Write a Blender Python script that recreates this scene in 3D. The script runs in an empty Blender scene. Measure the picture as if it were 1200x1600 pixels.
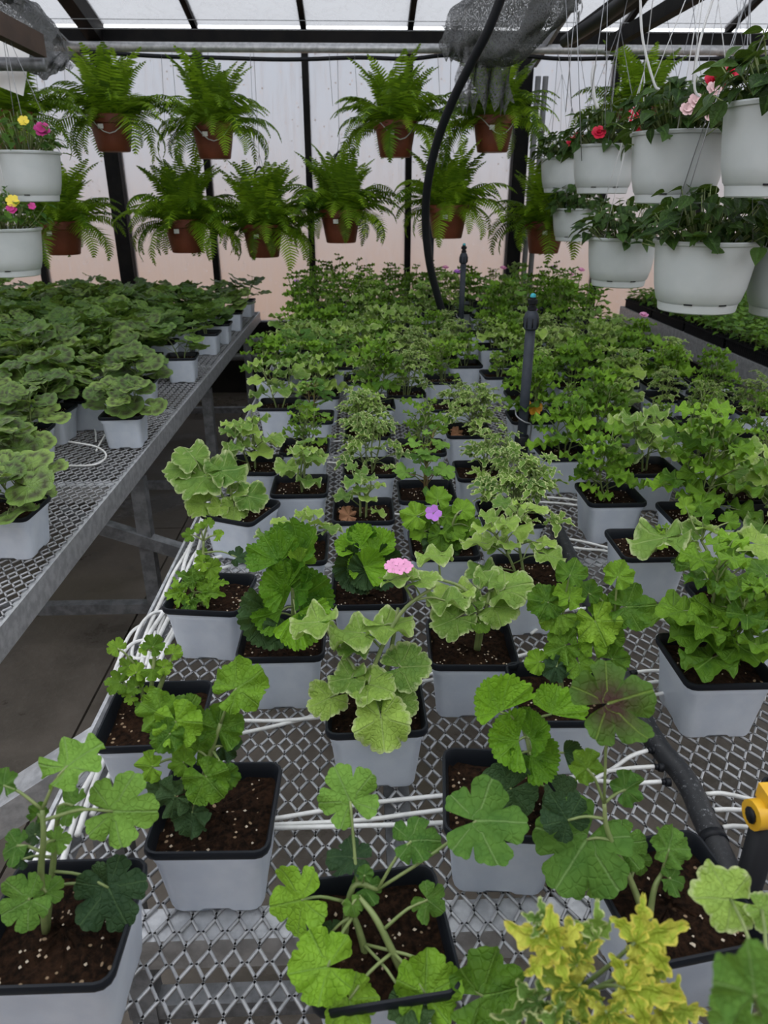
import bpy, math, random
import numpy as np
from mathutils import Vector, Matrix, noise as mnoise

# ------------------------------------------------------------------ camera, sky, exposure
SC = bpy.context.scene
COL = SC.collection
F, VPX, HY = 1130.0, 558.0, 303.0            # focal length in px of the 1200x1600 frame, vanishing point
CAM = Vector((0.0, 0.0, 1.57))
_p = math.atan((800 - HY) / F)
_yv = Vector(((VPX - 600) / F, (800 - HY) / F, 1.0)).normalized()
_uv = Vector((0, math.cos(_p), -math.sin(_p)))
_xv = _uv.cross(_yv)
if _xv[0] < 0: _xv = -_xv
R = Matrix((_xv, _yv, _uv))                   # rows: world axes in camera coordinates (x right, y up, z forward)
cam_d = bpy.data.cameras.new('camera')
cam_d.sensor_fit = 'VERTICAL'; cam_d.sensor_height = 36.0; cam_d.lens = F / 1600 * 36.0
cam_d.clip_start = 0.02; cam_d.clip_end = 200
cam_d.dof.use_dof = True; cam_d.dof.focus_distance = 1.35; cam_d.dof.aperture_fstop = 8.0
cam = bpy.data.objects.new('camera', cam_d); COL.objects.link(cam)
cr, cu, cf = R.col[0], R.col[1], R.col[2]
cam.matrix_world = Matrix(((cr[0], cu[0], -cf[0], CAM[0]), (cr[1], cu[1], -cf[1], CAM[1]), (cr[2], cu[2], -cf[2], CAM[2]), (0, 0, 0, 1)))
SC.camera = cam

world = bpy.data.worlds.new('overcast'); SC.world = world; world.use_nodes = True
wn = world.node_tree; wn.nodes.clear()
_o = wn.nodes.new('ShaderNodeOutputWorld'); _b = wn.nodes.new('ShaderNodeBackground')
_b.inputs['Color'].default_value = (0.93, 0.955, 1.0, 1); _b.inputs['Strength'].default_value = 1.45
wn.links.new(_b.outputs[0], _o.inputs[0])
SC.view_settings.view_transform = 'Standard'; SC.view_settings.look = 'None'
SC.view_settings.exposure = 0.42; SC.view_settings.gamma = 1.0; SC.view_settings.use_curve_mapping = False
SC.cycles.max_bounces = 8; SC.cycles.diffuse_bounces = 4; SC.cycles.glossy_bounces = 3
SC.cycles.transmission_bounces = 6; SC.cycles.transparent_max_bounces = 12
SC.cycles.use_denoising = True

BENCH = 0.75; POT_H = 0.12; RIMZ = BENCH + POT_H; WALL_Y = 6.2

def ray(px, py): return R @ Vector(((px - 600) / F, (800 - py) / F, 1.0))
def at(px, py, Y):
    d = ray(px, py); return CAM + d * (Y / d[1])
def on(px, py, z):
    d = ray(px, py); return CAM + d * ((z - CAM[2]) / d[2])
def depth(P): return (R.transposed() @ (Vector(P) - CAM))[2]

# ------------------------------------------------------------------ node / material helpers
class NT:
    def __init__(s, name):
        s.m = bpy.data.materials.new(name); s.m.use_nodes = True
        s.t = s.m.node_tree; s.t.nodes.clear()
        s.out = s.t.nodes.new('ShaderNodeOutputMaterial')
    def n(s, typ, props=None, **ins):
        nd = s.t.nodes.new('ShaderNode' + typ)
        for k, v in (props or {}).items(): setattr(nd, k, v)
        for k, v in ins.items():
            k = int(k[1:]) if k[0] == '_' else k.replace('__', ' ')
            s.set(nd.inputs[k], v)
        return nd
    def set(s, sock, v):
        if isinstance(v, bpy.types.NodeSocket): s.t.links.new(v, sock)
        elif isinstance(v, (tuple, list)) and len(v) == 3 and sock.type == 'RGBA': sock.default_value = (*v, 1)
        else: sock.default_value = v
    def math(s, op, a, b=0.0, clamp=False):
        nd = s.n('Math', {'operation': op, 'use_clamp': clamp}, _0=a, _1=b); return nd.outputs[0]
    def mix(s, f, a, b):
        nd = s.n('Mix', {'data_type': 'RGBA'}, _0=f, _6=a, _7=b); return nd.outputs[2]
    def step(s, x, lo, hi):
        nd = s.n('MapRange', {'interpolation_type': 'SMOOTHSTEP'}, _0=x, _1=lo, _2=hi, _3=0.0, _4=1.0); return nd.outputs[0]
    def noise(s, vec, scale, detail=3.0, rough=.5):
        nd = s.n('TexNoise', None, Scale=scale, Detail=detail, Roughness=rough)
        if vec is not None: s.set(nd.inputs['Vector'], vec)
        return nd.outputs['Fac']
    def attr(s, name): return s.n('Attribute', {'attribute_name': name}).outputs['Fac']
    def obj(s): return s.n('TexCoord').outputs['Object']
    def bump(s, h, strength, dist=0.01):
        return s.n('Bump', None, Strength=strength, Distance=dist, Height=h).outputs[0]
    def done(s, sh):
        s.t.links.new(sh, s.out.inputs[0]); return s.m

def plain(name, c1, c2=None, scale=20.0, rough=.5, metal=0.0, spec=.5, bump=0.0, bscale=60.0, rvar=0.0, lo=.35, hi=.65):
    g = NT(name); v = g.obj()
    col = c1
    if c2 is not None: col = g.mix(g.step(g.noise(v, scale, 5.0, .6), lo, hi), c1, c2)
    rg = rough
    if rvar: rg = g.math('ADD', rough - rvar / 2, g.math('MULTIPLY', g.noise(v, scale * .7, 3), rvar))
    p = g.n('BsdfPrincipled', None, Base__Color=col, Roughness=rg, Metallic=metal)
    p.inputs['Specular IOR Level'].default_value = spec
    if bump: g.set(p.inputs['Normal'], g.bump(g.noise(v, bscale, 4), bump))
    return g.done(p.outputs[0])

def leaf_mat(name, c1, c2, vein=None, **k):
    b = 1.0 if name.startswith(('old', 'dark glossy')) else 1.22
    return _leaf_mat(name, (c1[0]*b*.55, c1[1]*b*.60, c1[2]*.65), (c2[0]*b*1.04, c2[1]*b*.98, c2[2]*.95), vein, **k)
def _leaf_mat(name, c1, c2, vein=None, margin=None, mlo=.62, mhi=.9, zone=None, zr=.6, zw=.16, trans=.3, rough=.5, blotch=0.0, spec=.22):
    g = NT(name)
    e = g.attr('edge'); fn = g.attr('fan'); rn = g.attr('rnd')
    orr = g.n('ObjectInfo').outputs['Random']
    r = g.math('FRACT', g.math('ADD', rn, orr))
    uv = g.n('UVMap').outputs[0]
    nz = g.noise(uv, 5.0, 3)
    col = g.mix(g.math('ADD', g.math('MULTIPLY', g.math('POWER', r, 1.25), .85), g.math('MULTIPLY', g.math('SUBTRACT', nz, .35), .7), True), c1, c2)
    # veins run along the middle of every lobe
    fr = g.math('ABSOLUTE', g.math('SUBTRACT', g.math('FRACT', fn), .5))
    vw = g.math('MULTIPLY', fr, g.math('ADD', e, .12))
    vm = g.math('SUBTRACT', 1.0, g.step(vw, .008, .034))
    fine = g.n('TexVoronoi', {'feature': 'DISTANCE_TO_EDGE'}, Scale=13.0, Vector=uv).outputs['Distance']
    if margin is not None:
        mm = g.step(g.math('ADD', e, g.math('MULTIPLY', g.math('SUBTRACT', g.noise(uv, 9.0, 4), .5), .55)), mlo, mhi)
        if blotch:
            mm = g.math('MAXIMUM', mm, g.math('MULTIPLY', g.step(g.noise(uv, 3.5, 2), .52, .62), blotch))
        col = g.mix(mm, col, margin)
    if zone is not None:
        d = g.math('DIVIDE', g.math('SUBTRACT', g.math('ADD', e, g.math('MULTIPLY', g.math('SUBTRACT', g.noise(uv, 8.0, 3), .5), .25)), zr), zw)
        zz = g.math('POWER', 2.718, g.math('MULTIPLY', g.math('MULTIPLY', d, d), -1.0))
        zz = g.math('MULTIPLY', zz, g.math('ADD', .55, g.math('MULTIPLY', g.step(fr, .0, .3), .45)) if zr > .4 else g.step(g.noise(uv, 5.0, 3), .16, .36))
        col = g.mix(g.math('MULTIPLY', zz, .85 if zr > .4 else 1.0), col, zone)
    if vein is not None: col = g.mix(g.math('MULTIPLY', vm, .55), col, vein)
    p = g.n('BsdfPrincipled', None, Base__Color=col, Roughness=rough)
    p.inputs['Specular IOR Level'].default_value = spec
    h = g.math('SUBTRACT', g.math('MULTIPLY', g.step(fine, 0.0, .16), .35), vm)
    g.set(p.inputs['Normal'], g.bump(h, .6, .005))
    t = g.n('BsdfTranslucent', None, Color=g.mix(.35, col, (.35, .55, .05)))
    return g.done(g.n('MixShader', None, _0=trans, _1=p.outputs[0], _2=t.outputs[0]).outputs[0])

def glass_mat(name, frost, streak=True, tint=(.555, .57, .595)):
    """wet, clouded glazing: a blurred view of outdoors, streaked with condensation and drops"""
    g = NT(name); v = g.obj()
    mp = g.n('Mapping', None, Vector=v, Scale=(14.0, 14.0, 1.2)).outputs[0]
    st = g.step(g.noise(mp, 2.2, 4, .6), .42, .7)
    cl = g.noise(v, 1.6, 3)
    dr = g.n('TexVoronoi', None, Scale=30.0, Vector=v); dd = g.step(dr.outputs['Distance'], .26, .16)
    sel = g.step(g.n('TexWhiteNoise', None, Vector=dr.outputs['Position']).outputs['Value'], .80, .86)
    drop = g.math('MULTIPLY', dd, sel)
    curl = g.n('TexNoise', None, Scale=5.0, Detail=4.0, Distortion=2.2, Vector=v).outputs['Fac']
    cline = g.math('SUBTRACT', 1.0, g.step(g.math('ABSOLUTE', g.math('SUBTRACT', curl, .5)), .0, .035))
    gl = g.n('BsdfGlass', None, Color=tint, Roughness=.42, IOR=1.35)
    hb = g.math('ADD', g.math('MULTIPLY', st, .5), drop)
    g.set(gl.inputs['Normal'], g.bump(hb, .3, .004))
    tr = g.n('BsdfTranslucent', None, Color=(.63, .63, .64))
    tp = g.n('BsdfTransparent', None, Color=(.70, .705, .715))
    if streak:
        fac = g.math('ADD', g.math('MULTIPLY', st, .16), g.math('ADD', g.math('MULTIPLY', drop, .9), frost * .2), True)
        sh = g.n('MixShader', None, _0=fac, _1=gl.outputs[0], _2=tr.outputs[0]).outputs[0]
    else:
        fac = g.math('ADD', g.math('MULTIPLY', cline, .35), g.math('ADD', g.math('MULTIPLY', cl, frost), g.math('MULTIPLY', drop, .4)), True)
        sh = g.n('MixShader', None, _0=fac, _1=tp.outputs[0], _2=tr.outputs[0]).outputs[0]
        gs = g.n('BsdfDiffuse', None, Color=(.5, .5, .52))
        sh = g.n('MixShader', None, _0=.14, _1=sh, _2=gs.outputs[0]).outputs[0]
    return g.done(sh)

M = {}
M['black_metal'] = plain('black painted steel', (.006, .006, .007), (.012, .011, .011), 9, .6, .0, .12, .1, 40)
M['galv'] = plain('galvanised steel', (.42, .43, .45), (.60, .61, .63), 38, .42, .55, .5, .08, 80, .2)
M['galv_dull'] = plain('dull galvanised steel', (.15, .155, .165), (.26, .27, .285), 26, .5, .4, .4, .1, 60, .2)
M['mesh'] = plain('expanded zinc mesh', (.30, .305, .315), (.42, .425, .44), 30, .36, .25, .6)
M['pot_white'] = plain('white painted pot plastic', (.63, .69, .79), (.71, .765, .85), 14, .42, 0, .35, .10, 18)
M['pot_black'] = plain('black pot plastic', (.008, .010, .014), None, 10, .42, 0, .22, .05, 50)
M['terracotta'] = plain('terracotta plastic', (.150, .040, .022), (.20, .055, .030), 8, .5, 0, .35)
M['basket_white'] = plain('white basket plastic', (.50, .535, .545), (.56, .59, .60), 5, .45, 0, .4)
M['tube_white'] = plain('white drip tube', (.74, .74, .73), (.58, .58, .56), 22, .4, 0, .4)
M['poly_black'] = plain('black poly pipe', (.010, .011, .014), None, 10, .45, 0, .2)
M['riser'] = plain('dark grey riser pipe', (.028, .034, .046), (.040, .047, .060), 25, .5, 0, .2)
M['teal'] = plain('teal nozzle', (.02, .30, .36), None, 10, .4)
M['yellow'] = plain('yellow valve plastic', (.72, .42, .02), (.62, .34, .02), 30, .4)
M['wire'] = plain('grey hanger wire', (.30, .31, .33), None, 10, .4, .5)
M['wire_white'] = plain('white hanger wire', (.62, .63, .64), None, 10, .4)
M['perlite'] = plain('perlite', (.66, .58, .47), (.46, .34, .23), 60, .85)
M['stem'] = plain('green stem', (.15, .21, .065), (.22, .27, .10), 30, .55)
M['stem_brown'] = plain('brown stem', (.17, .10, .04), (.12, .16, .04), 30, .6)
M['dead'] = plain('dead leaf', (.20, .08, .035), (.32, .17, .09), 40, .8)
M['fern_stem'] = plain('fern stem', (.09, .13, .025), None, 30, .6)
M['brown_wood'] = plain('brown timber', (.05, .03, .022), (.075, .045, .032), 8, .7)
M['conduit'] = plain('grey conduit', (.17, .175, .18), (.21, .215, .22), 12, .5, .1)
M['tag_white'] = plain('white tag', (.8, .8, .8), None, 10, .5)
M['tray_black'] = plain('black tray plastic', (.006, .006, .007), (.012, .012, .013), 30, .6, 0, .12)
M['knee'] = plain('dark knee wall', (.016, .015, .014), (.026, .024, .021), 5, .9, 0, .1)
M['ground'] = plain('bare clay ground', (.86, .50, .30), (.78, .44, .25), .5, .9)

def soil_mat():
    g = NT('potting soil'); v = g.obj()
    n1 = g.noise(v, 120.0, 6, .7); n2 = g.noise(v, 25.0, 3)
    col = g.mix(g.step(n1, .35, .68), (.007, .0045, .003), (.040, .020, .011))
    col = g.mix(g.math('MULTIPLY', g.step(n2, .5, .75), .5), col, (.060, .029, .015))
    wv = g.n('TexVoronoi', None, Scale=150.0, Vector=v)
    sel = g.step(g.n('TexWhiteNoise', None, Vector=wv.outputs['Position']).outputs['Value'], .93, .95)
    col = g.mix(g.math('MULTIPLY', sel, g.step(wv.outputs['Distance'], .42, .3)), col, (.42, .30, .19))
    p = g.n('BsdfPrincipled', None, Base__Color=col, Roughness=.9)
    p.inputs['Specular IOR Level'].default_value = .08
    g.set(p.inputs['Normal'], g.bump(n1, .9, .012))
    return g.done(p.outputs[0])
M['soil'] = soil_mat()

def concrete_mat():
    g = NT('wet stained concrete'); v = g.n('TexCoord').outputs['Object']
    n1 = g.noise(v, 2.2, 6, .6); n2 = g.noise(v, 30.0, 5, .7); n3 = g.noise(v, .9, 3)
    col = g.mix(g.step(n1, .3, .7), (.085, .074, .060), (.180, .156, .132))
    col = g.mix(g.math('MULTIPLY', g.step(n2, .45, .75), .5), col, (.18, .162, .142))
    col = g.mix(g.math('MULTIPLY', g.step(n3, .52, .68), .5), col, (.085, .074, .045))
    rough = g.math('ADD', .25, g.math('MULTIPLY', g.step(n1, .38, .62), .45))
    p = g.n('BsdfPrincipled', None, Base__Color=col, Roughness=rough)
    p.inputs['Specular IOR Level'].default_value = .25
    g.set(p.inputs['Normal'], g.bump(n2, .25, .01))
    return g.done(p.outputs[0])
M['concrete'] = concrete_mat()

def dusty_pipe():
    g = NT('dusty black header pipe'); v = g.obj()
    n = g.step(g.noise(v, 170.0, 6, .75), .55, .68); n2 = g.step(g.noise(v, 18.0, 3), .35, .7)
    col = g.mix(g.math('MULTIPLY', n, g.math('MULTIPLY', n2, .8)), (.014, .015, .018), (.34, .35, .37))
    p = g.n('BsdfPrincipled', None, Base__Color=col, Roughness=.5)
    return g.done(p.outputs[0])
M['dusty'] = dusty_pipe()

def net_mat():
    """knitted shade net: threads with open holes between"""
    g = NT('grey shade net'); uv = g.n('UVMap').outputs[0]
    w = g.n('TexVoronoi', {'feature': 'DISTANCE_TO_EDGE'}, Scale=150.0, Vector=uv).outputs['Distance']
    hole = g.step(w, .10, .16)
    d = g.n('BsdfDiffuse', None, Color=(.17, .175, .18)); t = g.n('BsdfTransparent')
    return g.done(g.n('MixShader', None, _0=g.math('MULTIPLY', hole, .8), _1=d.outputs[0], _2=t.outputs[0]).outputs[0])
M['net'] = net_mat()
M['pane'] = glass_mat('clouded wet wall pane', .2)
def side_mat():
    g = NT('clouded side pane')
    a = g.n('BsdfTransparent', None, Color=(.62, .63, .64)); b = g.n('BsdfTranslucent', None, Color=(.6, .6, .6))
    return g.done(g.n('MixShader', None, _0=.5, _1=a.outputs[0], _2=b.outputs[0]).outputs[0])
M['side_pane'] = side_mat()  # glazing of the added unseen walls, dims sideways light
M['roof_pane'] = glass_mat('frosted roof pane', .5, False)

LM = {
 'ruffle': leaf_mat('ruffled green leaf', (.060, .155, .016), (.180, .360, .034), (.20, .36, .07)),
 'fan': leaf_mat('pleated green leaf', (.050, .160, .014), (.165, .360, .028), (.20, .40, .06), rough=.42),
 'small': leaf_mat('small bright leaf', (.090, .200, .020), (.200, .370, .040), (.2, .36, .07)),
 'maple': leaf_mat('lobed soft leaf', (.075, .190, .035), (.160, .320, .065), (.24, .38, .13), rough=.7, spec=.2),
 'maple_dark': leaf_mat('lobed green leaf with dark centre', (.070, .170, .025), (.120, .260, .035), (.20, .30, .05), zone=(.045, .012, .016), zr=.12, zw=.62, rough=.6),
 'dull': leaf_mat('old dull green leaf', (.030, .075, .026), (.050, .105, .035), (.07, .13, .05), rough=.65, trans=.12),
 'varieg': leaf_mat('cream edged pale leaf', (.135, .270, .055), (.275, .430, .100), (.36, .48, .16), margin=(.58, .64, .34), mlo=.82, mhi=1.10, rough=.55),
 'lacyv': leaf_mat('cream edged lacy leaf', (.115, .230, .055), (.200, .340, .075), None, margin=(.62, .68, .32), mlo=.66, mhi=.96, rough=.55),
 'lacyy': leaf_mat('yellow lacy leaf', (.190, .300, .040), (.330, .430, .050), None, margin=(.66, .60, .10), mlo=.55, mhi=.95, blotch=.5, rough=.5),
 'zonal': leaf_mat('dark zoned round leaf', (.105, .205, .050), (.215, .345, .095), (.26, .38, .13), zone=(.040, .026, .026), zr=.62, zw=.17, rough=.38, spec=.38),
 'zgreen': leaf_mat('round green leaf', (.075, .175, .040), (.180, .320, .075), (.22, .34, .10), zone=(.045, .075, .03), zr=.62, zw=.14, rough=.38, spec=.38),
 'impat': leaf_mat('dark glossy pointed leaf', (.020, .055, .012), (.050, .110, .020), (.07, .15, .03), rough=.38, trans=.2),
 'daisy': leaf_mat('small cut leaf', (.040, .115, .018), (.095, .205, .035), None, rough=.5),
 'fern': leaf_mat('fern frond', (.055, .140, .010), (.250, .430, .026), None, trans=.42, rough=.5),
 'seedl': leaf_mat('seedling leaf', (.050, .150, .015), (.150, .310, .035), None, rough=.45),
}
def petal(name, c1, c2): return plain(name, c1, c2, 60, .6)
M['red_petal'] = petal('crimson petal', (.50, .006, .035), (.68, .02, .07))
M['pink_petal'] = petal('pale pink petal', (.75, .48, .50), (.80, .62, .62))
M['magenta_petal'] = petal('magenta petal', (.45, .02, .20), (.62, .06, .30))
M['mauve_petal'] = petal('mauve petal', (.34, .10, .48), (.48, .20, .60))
M['rose_petal'] = petal('rose pink petal', (.62, .20, .42), (.74, .38, .56))
M['yellow_petal'] = petal('yellow petal', (.75, .55, .02), (.80, .68, .10))
M['orange_leaf'] = petal('yellowing leaf', (.75, .30, .02), (.80, .48, .05))

# ------------------------------------------------------------------ mesh helpers
class MB:
    def __init__(s): s.v = []; s.f = []
    def add(s, vs, fs):
        o = len(s.v); s.v.extend([tuple(v) for v in vs]); s.f.extend([tuple(i + o for i in f) for f in fs]); return s
    def box(s, lo, hi, mat=None):
        x0, y0, z0 = lo; x1, y1, z1 = hi
        vs = [Vector(p) for p in ((x0,y0,z0),(x1,y0,z0),(x1,y1,z0),(x0,y1,z0),(x0,y0,z1),(x1,y0,z1),(x1,y1,z1),(x0,y1,z1))]
        if mat: vs = [mat @ v for v in vs]
        return s.add(vs, [(0,3,2,1),(4,5,6,7),(0,1,5,4),(1,2,6,5),(2,3,7,6),(3,0,4,7)])
    def beam(s, a, b, w, h, up=(0,0,1)):
        a = Vector(a); b = Vector(b); d = b - a; L = d.length; d.normalize()
        x = d.cross(Vector(up)); x = x.normalized() if x.length > 1e-5 else Vector((1,0,0)); z = x.cross(d)
        mt = Matrix(((x[0],d[0],z[0],a[0]),(x[1],d[1],z[1],a[1]),(x[2],d[2],z[2],a[2]),(0,0,0,1)))
        return s.box((-w/2, 0, -h/2), (w/2, L, h/2), mt)
    def tube(s, pts, r0, r1=None, n=6, cap=True):
        pts = [Vector(p) for p in pts]; r1 = r0 if r1 is None else r1
        k = len(pts); rings = []; ref = None
        for i, p in enumerate(pts):
            d = (pts[min(i+1, k-1)] - pts[max(i-1, 0)])
            d = d.normalized() if d.length > 1e-9 else Vector((0,0,1))
            if ref is None: ref = Vector((1,0,0)) if abs(d[0]) < .8 else Vector((0,1,0))
            x = (ref - d * ref.dot(d)).normalized(); y = d.cross(x); ref = x
            r = r0 + (r1 - r0) * i / max(k-1, 1)
            rings.append([p + x * (r*math.cos(2*math.pi*j/n)) + y * (r*math.sin(2*math.pi*j/n)) for j in range(n)])
        vs = [v for rg in rings for v in rg]; fs = []
        for i in range(k-1):
            for j in range(n): fs.append((i*n+j, i*n+(j+1)%n, (i+1)*n+(j+1)%n, (i+1)*n+j))
        if cap: fs.append(tuple(range(n-1, -1, -1))); fs.append(tuple((k-1)*n+j for j in range(n)))
        return s.add(vs, fs)
    def rings(s, rings, close_bottom=False, close_top=False):
        n = len(rings[0]); vs = [v for rg in rings for v in rg]; fs = []
        for i in range(len(rings)-1):
            for j in range(n): fs.append((i*n+j, i*n+(j+1)%n, (i+1)*n+(j+1)%n, (i+1)*n+j))
        if close_bottom: fs.append(tuple(range(n-1, -1, -1)))
        if close_top: fs.append(tuple((len(rings)-1)*n+j for j in range(n)))
        return s.add(vs, fs)
    def lathe(s, prof, n=32, cb=False, ct=False, c=(0,0,0)):
        return s.rings([[(c[0]+r*math.cos(2*math.pi*j/n), c[1]+r*math.sin(2*math.pi*j/n), c[2]+z) for j in range(n)] for r, z in prof], cb, ct)
    def mesh(s, name, smooth=True, sharp=None):
        me = bpy.data.meshes.new(name); me.from_pydata(s.v, [], s.f)
        if smooth:
            me.polygons.foreach_set('use_smooth', [True]*len(me.polygons))
            if sharp is not None: me.set_sharp_from_angle(angle=math.radians(sharp))
        me.update(); return me

def curve(pts, k=6):
    """smooth polyline through points (Catmull-Rom)"""
    P = [Vector(p) for p in pts]; P = [P[0]*2 - P[1]] + P + [P[-1]*2 - P[-2]]; out = []
    for i in range(1, len(P)-2):
        for j in range(k):
            t = j/k; a, b, c, d = P[i-1], P[i], P[i+1], P[i+2]
            out.append(.5*((2*b) + (c-a)*t + (2*a-5*b+4*c-d)*t*t + (3*b-a-3*c+d)*t*t*t))
    out.append(P[-2]); return out

def put(name, me, mat, parent=None, mtx=None, kind=None, label=None):
    o = bpy.data.objects.new(name, me); COL.objects.link(o)
    if mat is not None and len(me.materials) == 0: me.materials.append(mat)
    if parent is not None: o.parent = parent
    if mtx is not None: o.matrix_basis = mtx
    if kind: o['kind'] = kind
    if label: o['label'] = label
    return o
def thing(name, label, cat, loc=(0,0,0), rz=0.0, group=None):
    o = bpy.data.objects.new(name, None); COL.objects.link(o); o.empty_display_size = .05
    o.location = loc; o.rotation_euler = (0, 0, rz); o['label'] = label; o['category'] = cat
    if group: o['group'] = group
    return o
def tag(o, label, cat, group=None):
    o['label'] = label; o['category'] = cat
    if group: o['group'] = group
    return o
def struct(name, me, mat, parent=None):
    o = put(name, me, mat, parent)
    if parent is None: o['kind'] = 'structure'
    return o
def T(x, y, z, rz=0.0, s=1.0): return Matrix.Translation((x, y, z)) @ Matrix.Rotation(rz, 4, 'Z') @ Matrix.Scale(s, 4)

# ------------------------------------------------------------------ setting: floor, glazed wall, roof
fl = struct('floor', MB().box((-4.6, -1.6, -.08), (4.9, WALL_Y+.1, -.015)).mesh('floor', False), M['knee'])
xs = [-4.6, -3.6, -2.25, -.92, .45, 1.8, 3.15, 4.9]; ys = [-1.6, 3.4, WALL_Y+.1]
for i in range(len(xs)-1):
    for j in range(len(ys)-1):
        mb = MB().box((xs[i]+.004, ys[j]+.004, -.05), (xs[i+1]-.004, ys[j+1]-.004, 0))
        put('slab', mb.mesh('slab', False), M['concrete'], fl)
gr = struct('ground', MB().add([(-60,-40,-.1),(60,-40,-.1),(60,90,-.1),(-60,90,-.1)], [(0,1,2,3)]).mesh('ground', False), M['ground'])
K = WALL_Y / 5.8
HEAD_Z = CAM[2] + .97*K; SILL = CAM[2] - .955*K
mull = [-3.96, -3.22, -2.52, -1.725*K, -1.07*K, -.345*K, .374*K, 1.17*K, 1.82*K, 2.55*K, 3.28*K, 4.0*K]
posts = (3, 7)
struct('wall_back', MB().box((-4.3, WALL_Y-.03, 0), (4.5, WALL_Y+.07, SILL)).mesh('knee_wall', False), M['knee'])
struct('trim_1', MB().box((-4.3, WALL_Y-.06, SILL), (4.5, WALL_Y+.05, SILL+.05)).mesh('sill', False), M['black_metal'])
struct('trim_2', MB().box((-4.3, WALL_Y-.07, HEAD_Z-.04), (4.5, WALL_Y+.05, HEAD_Z+.04)).mesh('header', False), M['black_metal'])
tn = 3
for i, x in enumerate(mull):
    w = .055 if i in posts else .024
    mb = MB().box((x-w, WALL_Y-.09 if i in posts else WALL_Y-.04, SILL+.05), (x+w, WALL_Y+.04, HEAD_Z-.04))
    struct('trim_%d' % tn, mb.mesh('mullion', False), M['black_metal']); tn += 1
for i in range(len(mull)-1):
    w0 = .055 if i in posts else .024; w1 = .055 if i+1 in posts else .024
    mb = MB().box((mull[i]+w0, WALL_Y-.004, SILL+.05), (mull[i+1]-w1, WALL_Y+.004, HEAD_Z-.04))
    struct('window_%d' % (i+1), mb.mesh('pane', False), M['pane'])
SL = .27; RY0 = 2.6
def roof(y, dz=0): return HEAD_Z + .06 + (WALL_Y - y)*SL + dz
ceil = struct('ceiling', MB().beam((-4.3, RY0, roof(RY0)), (4.5, RY0, roof(RY0)), .1, .1).mesh('purlin', False), M['black_metal'])
for i, x in enumerate(mull):
    big = i in posts
    put('rafter', MB().beam((x, WALL_Y-.02, roof(WALL_Y, -.05 if big else 0)), (x, RY0, roof(RY0, -.05 if big else 0)), .1 if big else .04, .14 if big else .05).mesh('rafter', False), M['black_metal'], ceil)
for i in range(len(mull)-1):
    a, b = mull[i]+.02, mull[i+1]-.02; y0, y1 = WALL_Y-.03, RY0
    mb = MB().add([(a,y0,roof(y0)),(b,y0,roof(y0)),(b,y1,roof(y1)),(a,y1,roof(y1)),(a,y0,roof(y0)+.006),(b,y0,roof(y0)+.006),(b,y1,roof(y1)+.006),(a,y1,roof(y1)+.006)],
                  [(0,3,2,1),(4,5,6,7),(0,1,5,4),(1,2,6,5),(2,3,7,6),(3,0,4,7)])
    put('roof_pane', mb.mesh('roof_pane', False), M['roof_pane'], ceil)

def side_glass(nm, knee, bars, panes):  # unseen side and front walls, added so light falls mainly from above
    o = struct(nm, knee.mesh(nm, False), M['knee'])
    for b in bars: put('mullion', b.mesh('side_mullion', False), M['black_metal'], o)
    for b in panes: put('pane', b.mesh('side_pane', False), M['side_pane'], o)
for nm, X in (('unseen_wall_left', -4.4), ('unseen_wall_right', 4.6)):
    ysd = [-1.7 + .79*k for k in range(11)]
    side_glass(nm, MB().box((X-.05, -1.7, 0), (X+.05, WALL_Y, SILL)), [MB().box((X-.03, y-.025, SILL), (X+.03, y+.025, HEAD_Z)) for y in ysd] + [MB().box((X-.05, -1.7, HEAD_Z-.04), (X+.05, WALL_Y, HEAD_Z+.04))],
               [MB().box((X-.004, ysd[k]+.025, SILL), (X+.004, ysd[k+1]-.025, HEAD_Z-.04)) for k in range(10)])
xsd = [-4.4 + .9*k for k in range(11)]
side_glass('unseen_wall_front', MB().box((-4.4, -1.78, 0), (4.6, -1.68, SILL)), [MB().box((x-.025, -1.76, SILL), (x+.025, -1.70, HEAD_Z)) for x in xsd] + [MB().box((-4.4, -1.78, HEAD_Z-.04), (4.6, -1.68, HEAD_Z+.04))],
           [MB().box((xsd[k]+.025, -1.734, SILL), (xsd[k+1]-.025, -1.726, HEAD_Z-.04)) for k in range(10)])

# steel arms that run from the posts up under the roof
for (a, Y1, b, Y2, lab) in (((150,112), 5.95, (20,-12), 4.6, 'grey steel roof arm rising to the left from the left post'),
                            ((832,104), 5.95, (903,-10), 4.5, 'dark steel roof arm rising to the right from the right post')):
    p, q = at(*a, Y1), at(*b, Y2)
    o = thing('roof_arm', lab, 'beam', p)
    mb = MB().beam((0,0,0), q-p, .055, .012); put('flange', mb.mesh('flange', False), M['galv_dull'], o)
    mb = MB().beam(Vector((-.025,0,-.028)), q-p+Vector((-.025,0,-.028)), .010, .055); put('web', mb.mesh('web', False), M['galv_dull'], o)

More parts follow.
